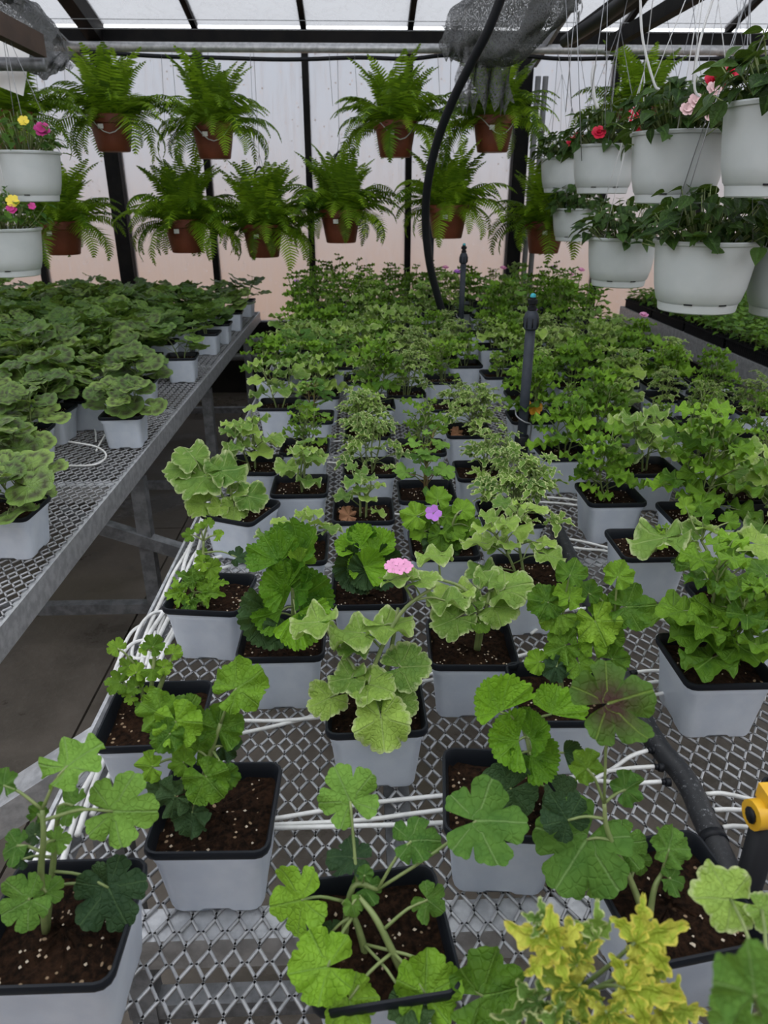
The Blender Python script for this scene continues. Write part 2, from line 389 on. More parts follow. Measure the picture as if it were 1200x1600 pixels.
PIPE_Y = 5.25
PIPE_Z = at(500, 75, PIPE_Y)[2]
mb = MB().tube([(-2.9, PIPE_Y, PIPE_Z), (3.4, PIPE_Y, PIPE_Z)], .027, n=14)
tag(put('hanging_pipe', mb.mesh('hanging_pipe'), M['galv']), 'long galvanised pipe running across below the header, ferns hang from it', 'pipe')
hp = [at(x, y, PIPE_Y-.03) for x, y in ((125,80),(250,88),(330,90),(450,93),(560,90),(640,92),(700,86),(800,86),(880,92),(1000,90),(1100,92),(1220,88))]
tag(put('supply_hose', MB().tube(curve(hp, 5), .012, n=8).mesh('supply_hose'), M['poly_black']), 'thin black supply hose sagging along the hanging pipe', 'hose')
for i, (x0, x1, y, Y, c) in enumerate(((-20, 1220, 33, 5.0, 'upper thin taut wire crossing below the roof glass'), (-20, 1220, 48, 5.1, 'lower thin taut wire crossing below the roof glass'))):
    a, b = at(x0, y - 6, Y), at(x1, y + 6, Y); a[2] = b[2] = (a[2]+b[2])/2
    tag(put('taut_wire', MB().tube([a, b], .0018, n=4).mesh('taut_wire'), M['wire']), c, 'wire')
# pipes along the foot of the wall
for i, (z, w) in enumerate(((SILL-.09, 'upper'), (SILL-.22, 'lower'))):
    tag(put('heating_pipe', MB().tube([(-4.0, WALL_Y-.14, z), (4.2, WALL_Y-.14, z)], .03, n=10).mesh('heating_pipe'), M['galv_dull']),
        '%s of two dark heating pipes along the foot of the glazed wall' % w, 'pipe')

# conduits with a junction box on the right post
xp = mull[7] + .085
cd = thing('electric_conduit', 'grey electric conduit with junction box beside the right black post', 'conduit', (xp, WALL_Y-.12, .3))
for dx in (0, .055):
    put('tube', MB().tube([(dx, 0, 0), (dx, 0, HEAD_Z-.55)], .021, n=10).mesh('conduit_tube'), M['conduit'], cd)
bz = at(812, 352, WALL_Y-.13)[2] - .3
put('junction_box', MB().box((-.03, -.06, bz-.11), (.095, .03, bz+.11)).mesh('junction_box', False), M['conduit'], cd)
for k in range(3): put('strap', MB().box((-.035, -.03, .5+.6*k), (.09, .025, .53+.6*k)).mesh('strap', False), M['galv'], cd)

# ------------------------------------------------------------------ benches
def expanded(x0, x1, y0, y1, z, a, b, wd, th):
    """expanded metal sheet: strands meeting at the knots of a diamond grid, one real mesh"""
    nx = int((x1-x0)/a); ny = int((y1-y0)/b)
    I, J = np.meshgrid(np.arange(nx), np.arange(ny), indexing='ij')
    cx = x0 + (I.ravel()+.5)*a; cy = y0 + (J.ravel()+.5)*b
    segs = []
    kb = .13
    for sx in (-1, 1):
        for sy in (-1, 1):
            p = np.stack([cx + sx*a*.5, cy + sy*b*kb*.5], 1); q = np.stack([cx + sx*a*.09, cy + sy*b*.5], 1)
            if b < a:
                p = np.stack([cx + sx*a*.5, cy + sy*b*.06], 1); q = np.stack([cx + sx*a*kb*.5, cy + sy*b*.5], 1)
            segs.append((p, q))
    P = np.concatenate([s[0] for s in segs]); Q = np.concatenate([s[1] for s in segs])
    D = Q-P; L = np.linalg.norm(D, axis=1, keepdims=True); D /= L
    P = P - D*wd*.3; Q = Q + D*wd*.3
    Nn = np.stack([-D[:, 1], D[:, 0]], 1)*wd/2
    n = len(P); V = np.zeros((n, 8, 3))
    for k, (base, sg, zz) in enumerate(((P,1,0),(P,-1,0),(Q,-1,0),(Q,1,0),(P,1,th),(P,-1,th),(Q,-1,th),(Q,1,th))):
        V[:, k, :2] = base + sg*Nn; V[:, k, 2] = z + zz
    fq = np.array([(4,5,6,7),(0,3,2,1),(0,4,7,3),(1,2,6,5)])
    Fa = (np.arange(n)[:, None, None]*8 + fq[None]).reshape(-1, 4)
    me = bpy.data.meshes.new('deck_mesh')
    me.vertices.add(n*8); me.vertices.foreach_set('co', V.reshape(-1))
    me.loops.add(Fa.size); me.loops.foreach_set('vertex_index', Fa.reshape(-1).astype(np.int32))
    me.polygons.add(len(Fa)); me.polygons.foreach_set('loop_start', np.arange(0, Fa.size, 4, dtype=np.int32))
    me.update(calc_edges=True); me.validate(); return me

def bench(label, x0, x1, y0, y1, cell, bars, legs, lip=.016, drop=.075):
    o = thing('plant_bench', label, 'bench', (0, 0, 0))
    put('deck_mesh', expanded(x0, x1, y0, y1, BENCH-.004, *cell), M['mesh'], o, kind='stuff')
    z0, z1 = BENCH-drop, BENCH+lip
    for (a, b, q) in (((x0, y0), (x0, y1), 1), ((x1, y0), (x1, y1), -1)):
        mb = MB().box((a[0]-.003, y0, z0+.022), (a[0]+.003, y1, z1))
        mb.add([(a[0]-.003*q, y0, z0+.022), (a[0]-.003*q, y1, z0+.022), (a[0]+.022*q, y1, z0), (a[0]+.022*q, y0, z0)], [(0,1,2,3)])
        mb.box((min(a[0], a[0]+.03*q), y0, BENCH-.010), (max(a[0], a[0]+.03*q), y1, BENCH-.006))
        put('rim_rail', mb.mesh('rim_rail', False), M['galv'], o)
    for y in (y0, y1): put('rim_rail', MB().box((x0, y-.003, z0+.01), (x1, y+.003, z1)).mesh('end_rail', False), M['galv'], o)
    for y in bars:
        mb = MB().box((x0+.004, y-.022, BENCH-.055), (x1-.004, y+.022, BENCH-.0045))
        put('cross_bar', mb.mesh('cross_bar', False), M['galv'], o)
    for x in (x0 + .5, x1 - .6):
        put('long_bar', MB().box((x-.02, y0, BENCH-.095), (x+.02, y1, BENCH-.055)).mesh('long_bar', False), M['galv_dull'], o)
    for y in legs:
        for x in (x0+.03, x1-.03):
            put('leg', MB().box((x-.024, y-.024, 0), (x+.024, y+.024, z0)).mesh('leg', False), M['galv_dull'], o)
        put('tie_bar', MB().box((x0, y-.02, .14), (x1, y+.02, .18)).mesh('tie_bar', False), M['galv_dull'], o)
    return o
MX0, MX1 = -.45, 1.53
mainb = bench('wide middle bench of expanded metal mesh filled with geranium pots', MX0, MX1, .12, 5.62, (.0292, .0405, .0036, .004),
              [.62, 1.55, 2.35, 3.2, 4.1, 5.0], [.9, 2.5, 4.1, 5.4], .012)
leftb = bench('left bench of galvanised mesh holding dark leaved geraniums', -2.75, -.74, 1.0, 5.58, (.0292, .0405, .0036, .004),
              [1.3, 2.12, 2.95, 3.8, 4.65], [2.36, 3.6, 5.05], .014)
rightb = bench('right bench with pale rail carrying black seedling trays', 2.08, 3.3, 1.8, 5.85, (.044, .03, .004, .004), [2.5, 3.5, 4.5, 5.5], [2.4, 3.9, 5.4], .004, .15)
# sloping braces
a, b = Vector((-.74+.02, 1.62, BENCH-.08)), Vector((-.42, 1.44, BENCH-.13))
put('brace', MB().beam(Vector((-1.05, 2.34, .55)), Vector((-.42, 2.36, .30)), .045, .045).mesh('brace', False), M['galv_dull'], leftb)
put('brace', MB().beam(Vector((-.44, 1.10, BENCH-.10)), Vector((-.90, .92, .42)), .06, .06).mesh('brace', False), M['galv'], mainb)

# ------------------------------------------------------------------ leaves
def leaf_arrays(kind, seed):
    r = random.Random(seed*77+5)
    P = dict(zonal=(174, 7, .06, .5, 1, 56, 4, .84, .08, 3, .05, .08, 14, .028),
             fan=(98, 5, .05, .6, 1, 60, 4, .86, .25, 0, .0, .0, 20, .065),
             ruffle=(166, 5, .14, .35, 1, 80, 4, .74, .12, 7, .18, .10, 25, .055),
             small=(150, 5, .30, .4, 1, 45, 3, .75, .15, 5, .18, .05, 15, .07),
             maple=(166, 5, .38, .30, 1, 80, 4, .70, .06, 4, .11, .22, 20, .050),
             varieg=(168, 5, .13, .40, 1, 80, 4, .74, .12, 5, .17, .16, 20, .055))[kind]
    half, nl, dep, pw, sub, n, rings, env, cup, k, ruf, droop, teeth, tamp = P
    Th = math.radians(half); ph = r.uniform(0, 6.28); asym = r.uniform(-.08, .08)
    cup *= r.uniform(.7, 1.4); ruf *= r.uniform(.7, 1.3); droop *= r.uniform(.3, 1.7)
    V = [(0, 0, 0)]; E = [0.0]; Fn = [nl*.5]; Fc = []
    rr = [(i+1)/rings for i in range(rings)]
    if rings == 3: rr = [.38, .74, 1.0]
    if rings == 4: rr = [.28, .56, .82, 1.0]
    for q in rr:
        for i in range(n+1):
            th = -Th + 2*Th*i/n; t = (i/n)*nl; fr = t-math.floor(t) if i < n else 1.0
            b = abs(math.sin(math.pi*fr))**pw
            Rr = (1-dep) + dep*b
            if sub == 3:
                f3 = (fr*3) % 1.0; Rr *= .66 + .34*abs(math.sin(math.pi*f3))**.7
            if teeth: Rr += tamp*abs(math.sin(math.pi*teeth*i/n))
            Rr *= (env + (1-env)*math.cos(th*.5)**2) * (1 + asym*math.sin(th))
            rad = q*Rr if dep < .5 else q*(Rr*q + (1-q)*(1-dep*.6))
            x = rad*math.sin(th); y = rad*math.cos(th)
            z = cup*rad*rad + ruf*q**2.2*math.sin(k*th+ph) - droop*max(0, y)**2 - .05*rad*abs(math.cos(math.pi*fr))
            z += (.05 if kind == 'zonal' else .10)*q*mnoise.noise(Vector((x*2.6 + seed*9, y*2.6, 3.1)))*2 - (.07*rad*(1 - abs(math.sin(math.pi*fr))) if kind in ('maple', 'varieg', 'zonal', 'ruffle') else 0)
            if kind == 'fan': z += .55*abs(x) + .05*rad*math.cos(2*math.pi*t*2) + .07*q*q*math.sin(13*th+ph)
            V.append((x, y, z)); E.append(q); Fn.append(t)
    m = n+1
    for i in range(n): Fc.append((0, 2+i, 1+i))
    for q in range(len(rr)-1):
        for i in range(n): a = 1+q*m+i; Fc.append((a, a+1, a+1+m, a+m))
    return np.array(V), Fc, np.array(E), np.array(Fn)
def lacy_arrays(seed):
    """deeply cut leaf: five lobes, each cut like an oak leaf, curling"""
    r = random.Random(seed*31+7); V = []; E = []; Fn = []; Fc = []
    for li, (an, ln) in enumerate(((-2.0, .55), (-1.02, .82), (0, 1.0), (1.02, .82), (2.0, .55))):
        an += r.uniform(-.12, .12); ln *= r.uniform(.9, 1.1); m = 15; o = len(V); curl = r.uniform(-.1, .35); tw = r.uniform(-.4, .4); ph = r.uniform(0, .5)
        for i in range(m+1):
            t = i/m; w = .27*ln*(.10 + .90*math.sin(math.pi*min(1, t**.85*1.02 + .01))**.8)*(.30 + .70*abs(math.sin(math.pi*(t*3.6 + ph)))**.7)*(1.15 - .25*t) + .03*(1-t)
            a2 = an + .12*math.sin(t*4 + li); c = Vector((math.sin(a2)*t*ln, math.cos(a2)*t*ln, -curl*t*t*ln + .05*math.sin(9*t+li))); sd = Vector((math.cos(an), -math.sin(an), tw*t))
            fw = Vector((math.sin(an), math.cos(an), 0))*(.10*ln*(.3 + .7*abs(math.sin(math.pi*(t*3.6 + ph)))))
            for k in (-1, -.5, 0, .5, 1):
                V.append(c + sd*(w*k) + fw*abs(k) + Vector((0, 0, .12*abs(k)*w*2 + .10*abs(k)*math.sin(11*t + li + k)*w*3))); E.append(max(abs(k), t**4)); Fn.append(.5 + .4*abs(k))
        for i in range(m):
            for k in range(4): a = o+i*5+k; Fc.append((a, a+1, a+6, a+5))
    return np.array([tuple(v) for v in V]), Fc, np.array(E), np.array(Fn)
def ovate_arrays(seed, w=.42, cut=0.0):
    r = random.Random(seed+900); n = 8; V = []; E = []; Fn = []; Fc = []
    bend = r.uniform(.1, .45)
    for i in range(n+1):
        t = i/n; ww = w*math.sin(math.pi*min(1, t**.75))**.9*(1-.25*t)
        if cut: ww *= (.55 + .45*(i % 2))
        zc = -bend*t*t
        for s_ in (-1, -.5, 0, .5, 1):
            V.append((s_*ww, t, zc + .10*abs(s_)*ww*2 + r.uniform(-.01, .01))); E.append(abs(s_)); Fn.append(.5 + .5*abs(s_) if i % 2 else .5+.25*abs(s_))
    for i in range(n):
        for j in range(4): a = i*5+j; Fc.append((a, a+1, a+6, a+5))
    return np.array(V), Fc, np.array(E), np.array(Fn)
def mesh_from(name, V, Fc, E, Fn, Rn=None, UV=None):
    me = bpy.data.meshes.new(name); me.from_pydata([tuple(v) for v in V], [], Fc)
    me.polygons.foreach_set('use_smooth', [True]*len(me.polygons))
    for nm, arr in (('edge', E), ('fan', Fn), ('rnd', Rn)):
        if arr is None: continue
        a = me.attributes.new(nm, 'FLOAT', 'POINT'); a.data.foreach_set('value', np.asarray(arr, dtype=np.float32))
    if UV is None: UV = V[:, :2]*.5+.5
    uvl = me.uv_layers.new(name='UVMap'); li = np.zeros(len(me.loops), dtype=np.int32); me.loops.foreach_get('vertex_index', li)
    uvl.data.foreach_set('uv', np.asarray(UV, dtype=np.float32)[li].reshape(-1))
    me.update(); return me
ARR = {}
for kd in ('zonal', 'fan', 'ruffle', 'small', 'maple', 'varieg'):
    ARR[kd] = [leaf_arrays(kd, s) for s in range(7)]
ARR['lacy'] = [lacy_arrays(s) for s in range(5)]
ARR['ovate'] = [ovate_arrays(s) for s in range(4)]
ARR['cutleaf'] = [ovate_arrays(s+20, .40, 1) for s in range(3)]
LEAF = {}
def leaf_mesh(shape, matname, v):
    k = (shape, matname, v % len(ARR[shape]))
    if k not in LEAF:
        me = mesh_from('leaf_' + shape, *ARR[shape][k[2]]); me.materials.append(LM[matname]); LEAF[k] = me
    return LEAF[k]
def frame(p, d, n, s):
    d = Vector(d).normalized(); n = Vector(n); n = (n - d*n.dot(d))
    n = n.normalized() if n.length > 1e-4 else Vector((0,0,1)); x = d.cross(n)
    return Matrix(((x[0]*s,d[0]*s,n[0]*s,p[0]),(x[1]*s,d[1]*s,n[1]*s,p[1]),(x[2]*s,d[2]*s,n[2]*s,p[2]),(0,0,0,1)))
def joined(name, items, rng):
    """one foliage mesh from (shape, variant, matrix) items"""
    Vs, Fs, Es, Ns, Rs, Us = [], [], [], [], [], []; o = 0
    for shp, v, mt in items:
        V, Fc, E, Fn = ARR[shp][v % len(ARR[shp])]
        A = np.array(mt)[:3]; Vs.append(V @ A[:, :3].T + A[:, 3]); Us.append(V[:, :2]*.5+.5)
        Fs.extend([tuple(i+o for i in f) for f in Fc]); o += len(V)
        Es.append(E); Ns.append(Fn); Rs.append(np.full(len(V), rng.random()))
    c = np.concatenate
    return mesh_from(name, c(Vs), Fs, c(Es), c(Ns), c(Rs), c(Us))

KIND = {  # leaf shape, material, height, leaves, leaf radius, petiole reach, stems
 'ruffle': ('ruffle', 'ruffle', .14, 30, .038, .080, 3),
 'fan': ('fan', 'fan', .13, 13, .042, .07, 1),
 'small': ('small', 'small', .10, 36, .019, .05, 5),
 'maple': ('maple', 'maple', .14, 18, .042, .080, 2),
 'varieg': ('varieg', 'varieg', .12, 18, .046, .080, 2),
 'lacyv': ('lacy', 'lacyv', .11, 34, .048, .055, 4),
 'lacyy': ('lacy', 'lacyy', .11, 20, .038, .05, 4),
 'zonal': ('zonal', 'zonal', .10, 16, .070, .115, 2),
 'zgreen': ('zonal', 'zgreen', .12, 18, .062, .110, 2),
}
def gen(kind, rng, hs=1.0, ns=1.0, ss=1.0, sp=1.0, lean=(0, 0)):
    shp, mt, h, n, size, reach, stems = KIND[kind]
    h *= hs; n = max(4, int(n*ns)); size *= ss; reach *= sp
    S, L = [], []
    a0 = rng.uniform(0, 6.28)
    for s in range(stems):
        a = a0 + s*6.283/stems + rng.uniform(-.5, .5); q = 0 if stems == 1 else rng.uniform(.25, .6)*reach
        base = Vector((.008*math.cos(a), .008*math.sin(a), -.012))
        top = Vector((lean[0] + q*math.cos(a), lean[1] + q*math.sin(a), h*(rng.uniform(.72, 1.05) if s else 1.0)))
        mid = base.lerp(top, .5) + Vector((rng.uniform(-.012, .012), rng.uniform(-.012, .012), .01))
        pts = curve([base, mid, top], 4)
        S.append((pts, .0034 if stems < 3 else .0026, .0018))
        m = max(2, n//stems)
        for i in range(m):
            t = .16 + .84*(i+.6)/m; k = min(len(pts)-2, int(t*(len(pts)-1))); p = pts[k].lerp(pts[k+1], t*(len(pts)-1)-k)
            az = a + i*2.4 + rng.uniform(-.5, .5); pl = reach*(1-.6*t)*rng.uniform(.7, 1.2); el = math.radians(8 + 50*t + rng.uniform(-14, 14))
            o = Vector((math.cos(az), math.sin(az), 0))
            tip = p + o*(pl*math.cos(el)) + Vector((0, 0, pl*math.sin(el)))
            tip[2] = max(tip[2], .004)
            sz = size*rng.uniform(.62, 1.12)*(1.1-.45*t)
            md = p.lerp(tip, .5) + Vector((0, 0, pl*.10))
            S.append(([p, md, tip], .0016, .0011))
            d = o + Vector((rng.uniform(-.2, .2), rng.uniform(-.2, .2), rng.uniform(-.35, .15) + (.3*t if shp != 'fan' else .5)))
            nn = Vector((0, 0, 1)) + o*rng.uniform(-.25, .5) + Vector((rng.uniform(-.3, .3), rng.uniform(-.3, .3), 0))
            if shp == 'zonal': nn = nn + Vector((.05, -.38, 0))
            if shp == 'fan': nn = Vector((0, 0, 1)) - o*rng.uniform(.1, .8)
            L.append((shp, mt, tip, d, nn, sz))
    return S, L
def stem_mesh(S, n=5):
    mb = MB()
    for pts, r0, r1 in S: mb.tube(pts, r0, r1, n)
    return mb.mesh('stem')

# ------------------------------------------------------------------ square pot
def rsq(w, z, r=.014, ns=3, notch=0.0):
    h = w/2; out = []
    for c, (sx, sy) in enumerate(((1,1),(-1,1),(-1,-1),(1,-1))):
        for k in range(ns+1):
            a = math.pi/2*(c + k/ns)
            out.append((sx*(h-r) + r*math.cos(a), sy*(h-r) + r*math.sin(a), z))
        # points along the side to the next corner
        nx, ny = ((-1,1),(-1,-1),(1,-1),(1,1))[c]
        a = math.pi/2*(c+1); p0 = Vector((sx*(h-r)+r*math.cos(a), sy*(h-r)+r*math.sin(a), z)); p1 = Vector((nx*(h-r)+r*math.cos(a), ny*(h-r)+r*math.sin(a), z))
        for t in (.25, .32, .68, .75):
            q = p0.lerp(p1, t); q[2] += notch if .3 < t < .7 else 0; out.append(tuple(q))
    return out
_b = MB().rings([rsq(.113, .0015, .014, 3, .004), rsq(.117, .006, .016, 3, .003), rsq(.1335, .094, .015), rsq(.1375, .097, .015), rsq(.1395, .111, .014)], True, False)
POT_BODY = _b.mesh('pot_body', True, 40); POT_BODY.materials.append(M['pot_white'])
_r = MB().rings([rsq(.1398, .1085, .014), rsq(.147, .1088, .016), rsq(.149, .112, .016), rsq(.149, .117, .016), rsq(.147, .120, .016), rsq(.1415, .1202, .014), rsq(.1385, .118, .013), rsq(.133, .106, .013), rsq(.131, .099, .013), rsq(.118, .06, .016)])
POT_RIM = _r.mesh('pot_rim', True, 50); POT_RIM.materials.append(M['pot_black'])
SOILZ = .1005
def soil_mesh(seed):
    r = random.Random(seed); rings = []
    for q in (1.0, .86, .7, .54, .38, .22, .08):
        rg = []
        for x, y, z in rsq(.1315, SOILZ, .013, 3):
            rg.append((x*q + r.uniform(-.0015, .0015)*(q < 1), y*q + r.uniform(-.0015, .0015)*(q < 1), SOILZ + r.uniform(-.003, .0035) - .002*q))
        rings.append(rg)
    me = MB().rings(rings, False, True).mesh('soil'); me.materials.append(M['soil']); return me
SOIL = [soil_mesh(s) for s in range(4)]
def perlite_mesh(seed, n=30):
    r = random.Random(seed+50); mb = MB()
    for i in range(n):
        x, y = r.uniform(-.06, .06), r.uniform(-.06, .06); s = r.uniform(.0009, .0022)*(1.5 if r.random() < .12 else 1)
        c = Vector((x, y, SOILZ+.0012))
        mb.add([c + Vector(v)*s*r.uniform(.8, 1.3) for v in ((1,0,0),(0,1,.2),(-1,0,0),(0,-1,-.1),(0,0,.9),(0,0,-1))], [(0,1,4),(1,2,4),(2,3,4),(3,0,4),(1,0,5),(2,1,5),(3,2,5),(0,3,5)])
    me = mb.mesh('perlite', False); me.materials.append(M['perlite']); return me
PERL = [perlite_mesh(s) for s in range(5)]
def pot_base(x, y, rz, rng, label, cat='potted plant', group=None, near=True, name='potted_geranium'):
    o = thing(name, label, cat, (x, y, BENCH), rz, group)
    put('pot_body', POT_BODY, None, o); put('pot_rim', POT_RIM, None, o)
    so = put('soil', SOIL[rng.randrange(4)], None, o, Matrix.Rotation(rng.randrange(4)*math.pi/2, 4, 'Z'))
    if near: put('perlite', PERL[rng.randrange(5)], None, so, Matrix.Rotation(rng.randrange(4)*math.pi/2, 4, 'Z'), kind='stuff')
    return o
CACHE = {}
def potted(x, y, rz, kind, label, rng, near=True, hs=1, ns=1, ss=1, sp=1, lean=(0, 0), off=(0, 0), group=None, stem='stem', var=None):
    o = pot_base(x, y, rz, rng, label, 'potted plant', group, near)
    B = Matrix.Translation((off[0], off[1], SOILZ))
    if near:
        S, L = gen(kind, rng, hs, ns, ss, sp, lean)
        put('stem', stem_mesh(S), M[stem], o, B)
        for shp, mt, tip, d, nn, sz in L:
            put('leaf', leaf_mesh(shp, mt, rng.randrange(7)), None, o, B @ frame(tip, d, nn, sz))
    else:
        k = (kind, rng.randrange(5) if var is None else var, round(hs*2)/2)
        if k not in CACHE:
            rg = random.Random(hash(k[0]) % 7 + k[1]*31 + 3) if False else random.Random(k[1]*31 + len(k[0])*7 + int(k[2]*10))
            S, L = gen(kind, rg, k[2], .85, 1.25, 1.1)
            fm = joined('foliage', [(shp, rg.randrange(5), frame(tip, d, nn, sz)) for shp, mt, tip, d, nn, sz in L], rg)
            fm.materials.append(LM[KIND[kind][1]]); sm = stem_mesh(S, 4); sm.materials.append(M['stem'])
            CACHE[k] = (fm, sm)
        fm, sm = CACHE[k]; rot = Matrix.Rotation(rng.uniform(0, 6.28), 4, 'Z') @ Matrix.Scale(rng.uniform(.9, 1.1), 4)
        put('foliage', fm, None, o, B @ rot, kind='stuff'); put('stem', sm, None, o, B @ rot)
    return o

FLOW = {}
def flower_mesh(n, layers, seed=0, ball=0.0):
    k = (n, layers, seed, ball)
    if k in FLOW: return FLOW[k].copy()
    r = random.Random(seed); mb = MB()
    for l in range(layers):
        el = .15 + .45*l; ln = 1.0 - .25*l
        for i in range(n):
            a = 6.283*(i + .5*l)/n + r.uniform(-.15, .15); d = Vector((math.cos(a)*math.cos(el), math.sin(a)*math.cos(el), math.sin(el))); t = Vector((-math.sin(a), math.cos(a), 0)); u = d.cross(t)
            w = .5*ln; pts = [d*.05, d*.55*ln + t*w + u*-.06, d*ln + t*w*.6 + u*.05, d*ln*1.06, d*ln - t*w*.6 + u*.05, d*.55*ln - t*w + u*-.06]
            mb.add(pts, [(0,1,2,3),(0,3,4,5)])
    FLOW[k] = mb.mesh('petals'); return FLOW[k].copy()
def flower(parent, loc, size, matname, n=5, layers=1, seed=0, tilt=None):
    mt = Matrix.Translation(loc)
    if tilt is not None: mt = mt @ Vector((0,0,1)).rotation_difference(Vector(tilt)).to_matrix().to_4x4()
    return put('flower', flower_mesh(n, layers, seed), M[matname], parent, mt @ Matrix.Scale(size, 4))
# ------------------------------------------------------------------ foreground plants, leaf by leaf
ORD = ['', 'first', 'second', 'third', 'fourth', 'fifth', 'sixth', 'seventh', 'eighth', 'ninth', 'tenth', 'eleventh', 'twelfth', 'thirteenth', 'fourteenth', 'fifteenth',
       'sixteenth', 'seventeenth', 'eighteenth', 'nineteenth', 'twentieth', 'twenty-first', 'twenty-second', 'twenty-third', 'twenty-fourth', 'twenty-fifth', 'twenty-sixth', 'twenty-seventh', 'twenty-eighth', 'twenty-ninth', 'thirtieth']
HW = .0745
TAKEN = []                                     # pot centres on the middle bench
UPN = (0, -.45, .9)
def hand(x, y, rz, label, stems, leaves, seed, flowers=(), stem='stem', near=True):
    """stems: pixel polylines with depth offsets; leaves: (px, py, dy, width px, shape, material, tip angle, normal)"""
    rng = random.Random(seed); TAKEN.append((x, y))
    o = pot_base(x, y, rz, rng, label)
    W = Matrix.Translation((x, y, BENCH)) @ Matrix.Rotation(rz, 4, 'Z'); Wi = W.inverted(); Ri = Wi.to_3x3()
    S = []; nodes = []
    for st in stems:
        pts = [Wi @ at(px, py, y + dy) for px, py, dy in st]
        pts[0][2] = min(pts[0][2], SOILZ - .006) if st is stems[0] or True else pts[0][2]
        c = curve(pts, 5); S.append((c, .0042, .0024)); nodes += c[2:]
    for px, py, dy, wpx, shp, mt, ang, nrm in leaves:
        P = at(px, py, y + dy); rad = wpx/2*depth(P)/F
        nv = (Vector(nrm if nrm else UPN).normalized() + Vector((rng.uniform(-.38, .38), rng.uniform(-.2, .3), rng.uniform(-.1, .3)))).normalized(); nv = (nv + Vector((0, .22, .28))).normalized() if shp == 'varieg' else nv; an = math.radians(ang + rng.uniform(-15, 15))
        d = cr*math.cos(an) + cu*math.sin(an); d = (d - nv*d.dot(nv)).normalized()
        Po = P - d*rad*(.62 if shp == 'fan' else .30 if shp == 'maple' else .12)
        pl = Wi @ Po
        if pl[2] < SOILZ + .006: pl[2] = SOILZ + .006
        best = min(nodes, key=lambda q: (q - pl).length + (.10 if q[2] > pl[2] + .01 else 0))
        md = best.lerp(pl, .55) + Vector((0, 0, .12*(best - pl).length if pl[2] < best[2] + .06 else -.03*(best-pl).length))
        S.append((curve([best, md, pl], 3), .0019, .0014))
        put('leaf', leaf_mesh(shp, mt, rng.randrange(7)), None, o, frame(pl, Ri @ d, Ri @ nv, rad*(1.38 if shp == 'lacy' else 1.06 if shp == 'fan' else 1.0)))
    put('stem', stem_mesh(S, 6), M[stem], o)
    for px, py, dy, wpx, mt, n, ly in flowers:
        P = at(px, py, y + dy); s = wpx/2*depth(P)/F; pl = Wi @ P
        best = min(nodes, key=lambda q: (q - pl).length)
        put('flower_stalk', MB().tube([best, best.lerp(pl, .5) + Vector((0,0,.005)), pl], .0014, .0011, 5).mesh('flower_stalk'), M[stem], o)
        if ly == 9:      # cluster of small florets
            for k in range(9):
                a = 6.28*k/8; q = 0 if k == 8 else .70
                flower(o, pl + Vector((q*s*math.cos(a), q*s*math.sin(a), (.25 if k == 8 else 0)*s)), s*.40, mt, 5, 1, k % 3, (.5*q*math.cos(a), .5*q*math.sin(a) - .4, 1))
        else: flower(o, pl, s, mt, n, ly, 1, (0, -.8, .6))
    return o
def corner(px, py, sx, sy):                    # pot centre from the pixel of one rim corner
    p = on(px, py, RIMZ); return p[0] - sx*HW, p[1] - sy*HW
def mid(px, py):
    p = on(px, py, RIMZ); return p[0], p[1] + HW
V3 = lambda *a: a
FLAT = (0, -.25, 1); FACE = (0, -1, .45); FACEL = (-.4, -.9, .4); FACER = (.5, -.8, .45); LT = (-.5, -.3, .8); RT = (.5, -.3, .8); SIDE = (0, -.75, .55)

x, y = corner(172, 1540, 1, -1)
hand(x, y, 0, 'soft lobed geranium with one dull grey-green leaf, pot in the bottom left corner',
     [[(66, 1440, 0, ), (64, 1370, 0), (68, 1310, 0), (66, 1265, .01)], [(66, 1440, 0), (84, 1340, .03), (92, 1260, .04)]],
     [(112, 1192, .03, 112, 'ruffle', 'maple', 60, FLAT), (196, 1268, .02, 128, 'maple', 'maple', -12, (.1, -.7, .7)), (105, 1262, .03, 70, 'maple', 'maple', 190, (0, -.7, .7)),
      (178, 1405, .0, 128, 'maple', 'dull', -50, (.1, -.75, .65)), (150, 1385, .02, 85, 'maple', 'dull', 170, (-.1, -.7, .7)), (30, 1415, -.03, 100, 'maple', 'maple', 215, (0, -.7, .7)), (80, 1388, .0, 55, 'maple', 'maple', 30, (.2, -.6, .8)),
      (6, 1224, .02, 52, 'ruffle', 'maple', 100, SIDE), (18, 1325, 0, 66, 'maple', 'maple', 190, (0, -.7, .7)), (92, 1312, .01, 48, 'maple', 'maple', 20, SIDE), (60, 1270, .02, 36, 'ruffle', 'ruffle', 90, SIDE), (50, 1300, .03, 44, 'maple', 'dull', 150, SIDE), (30, 1340, .02, 40, 'maple', 'dull', 160, SIDE)], 11)

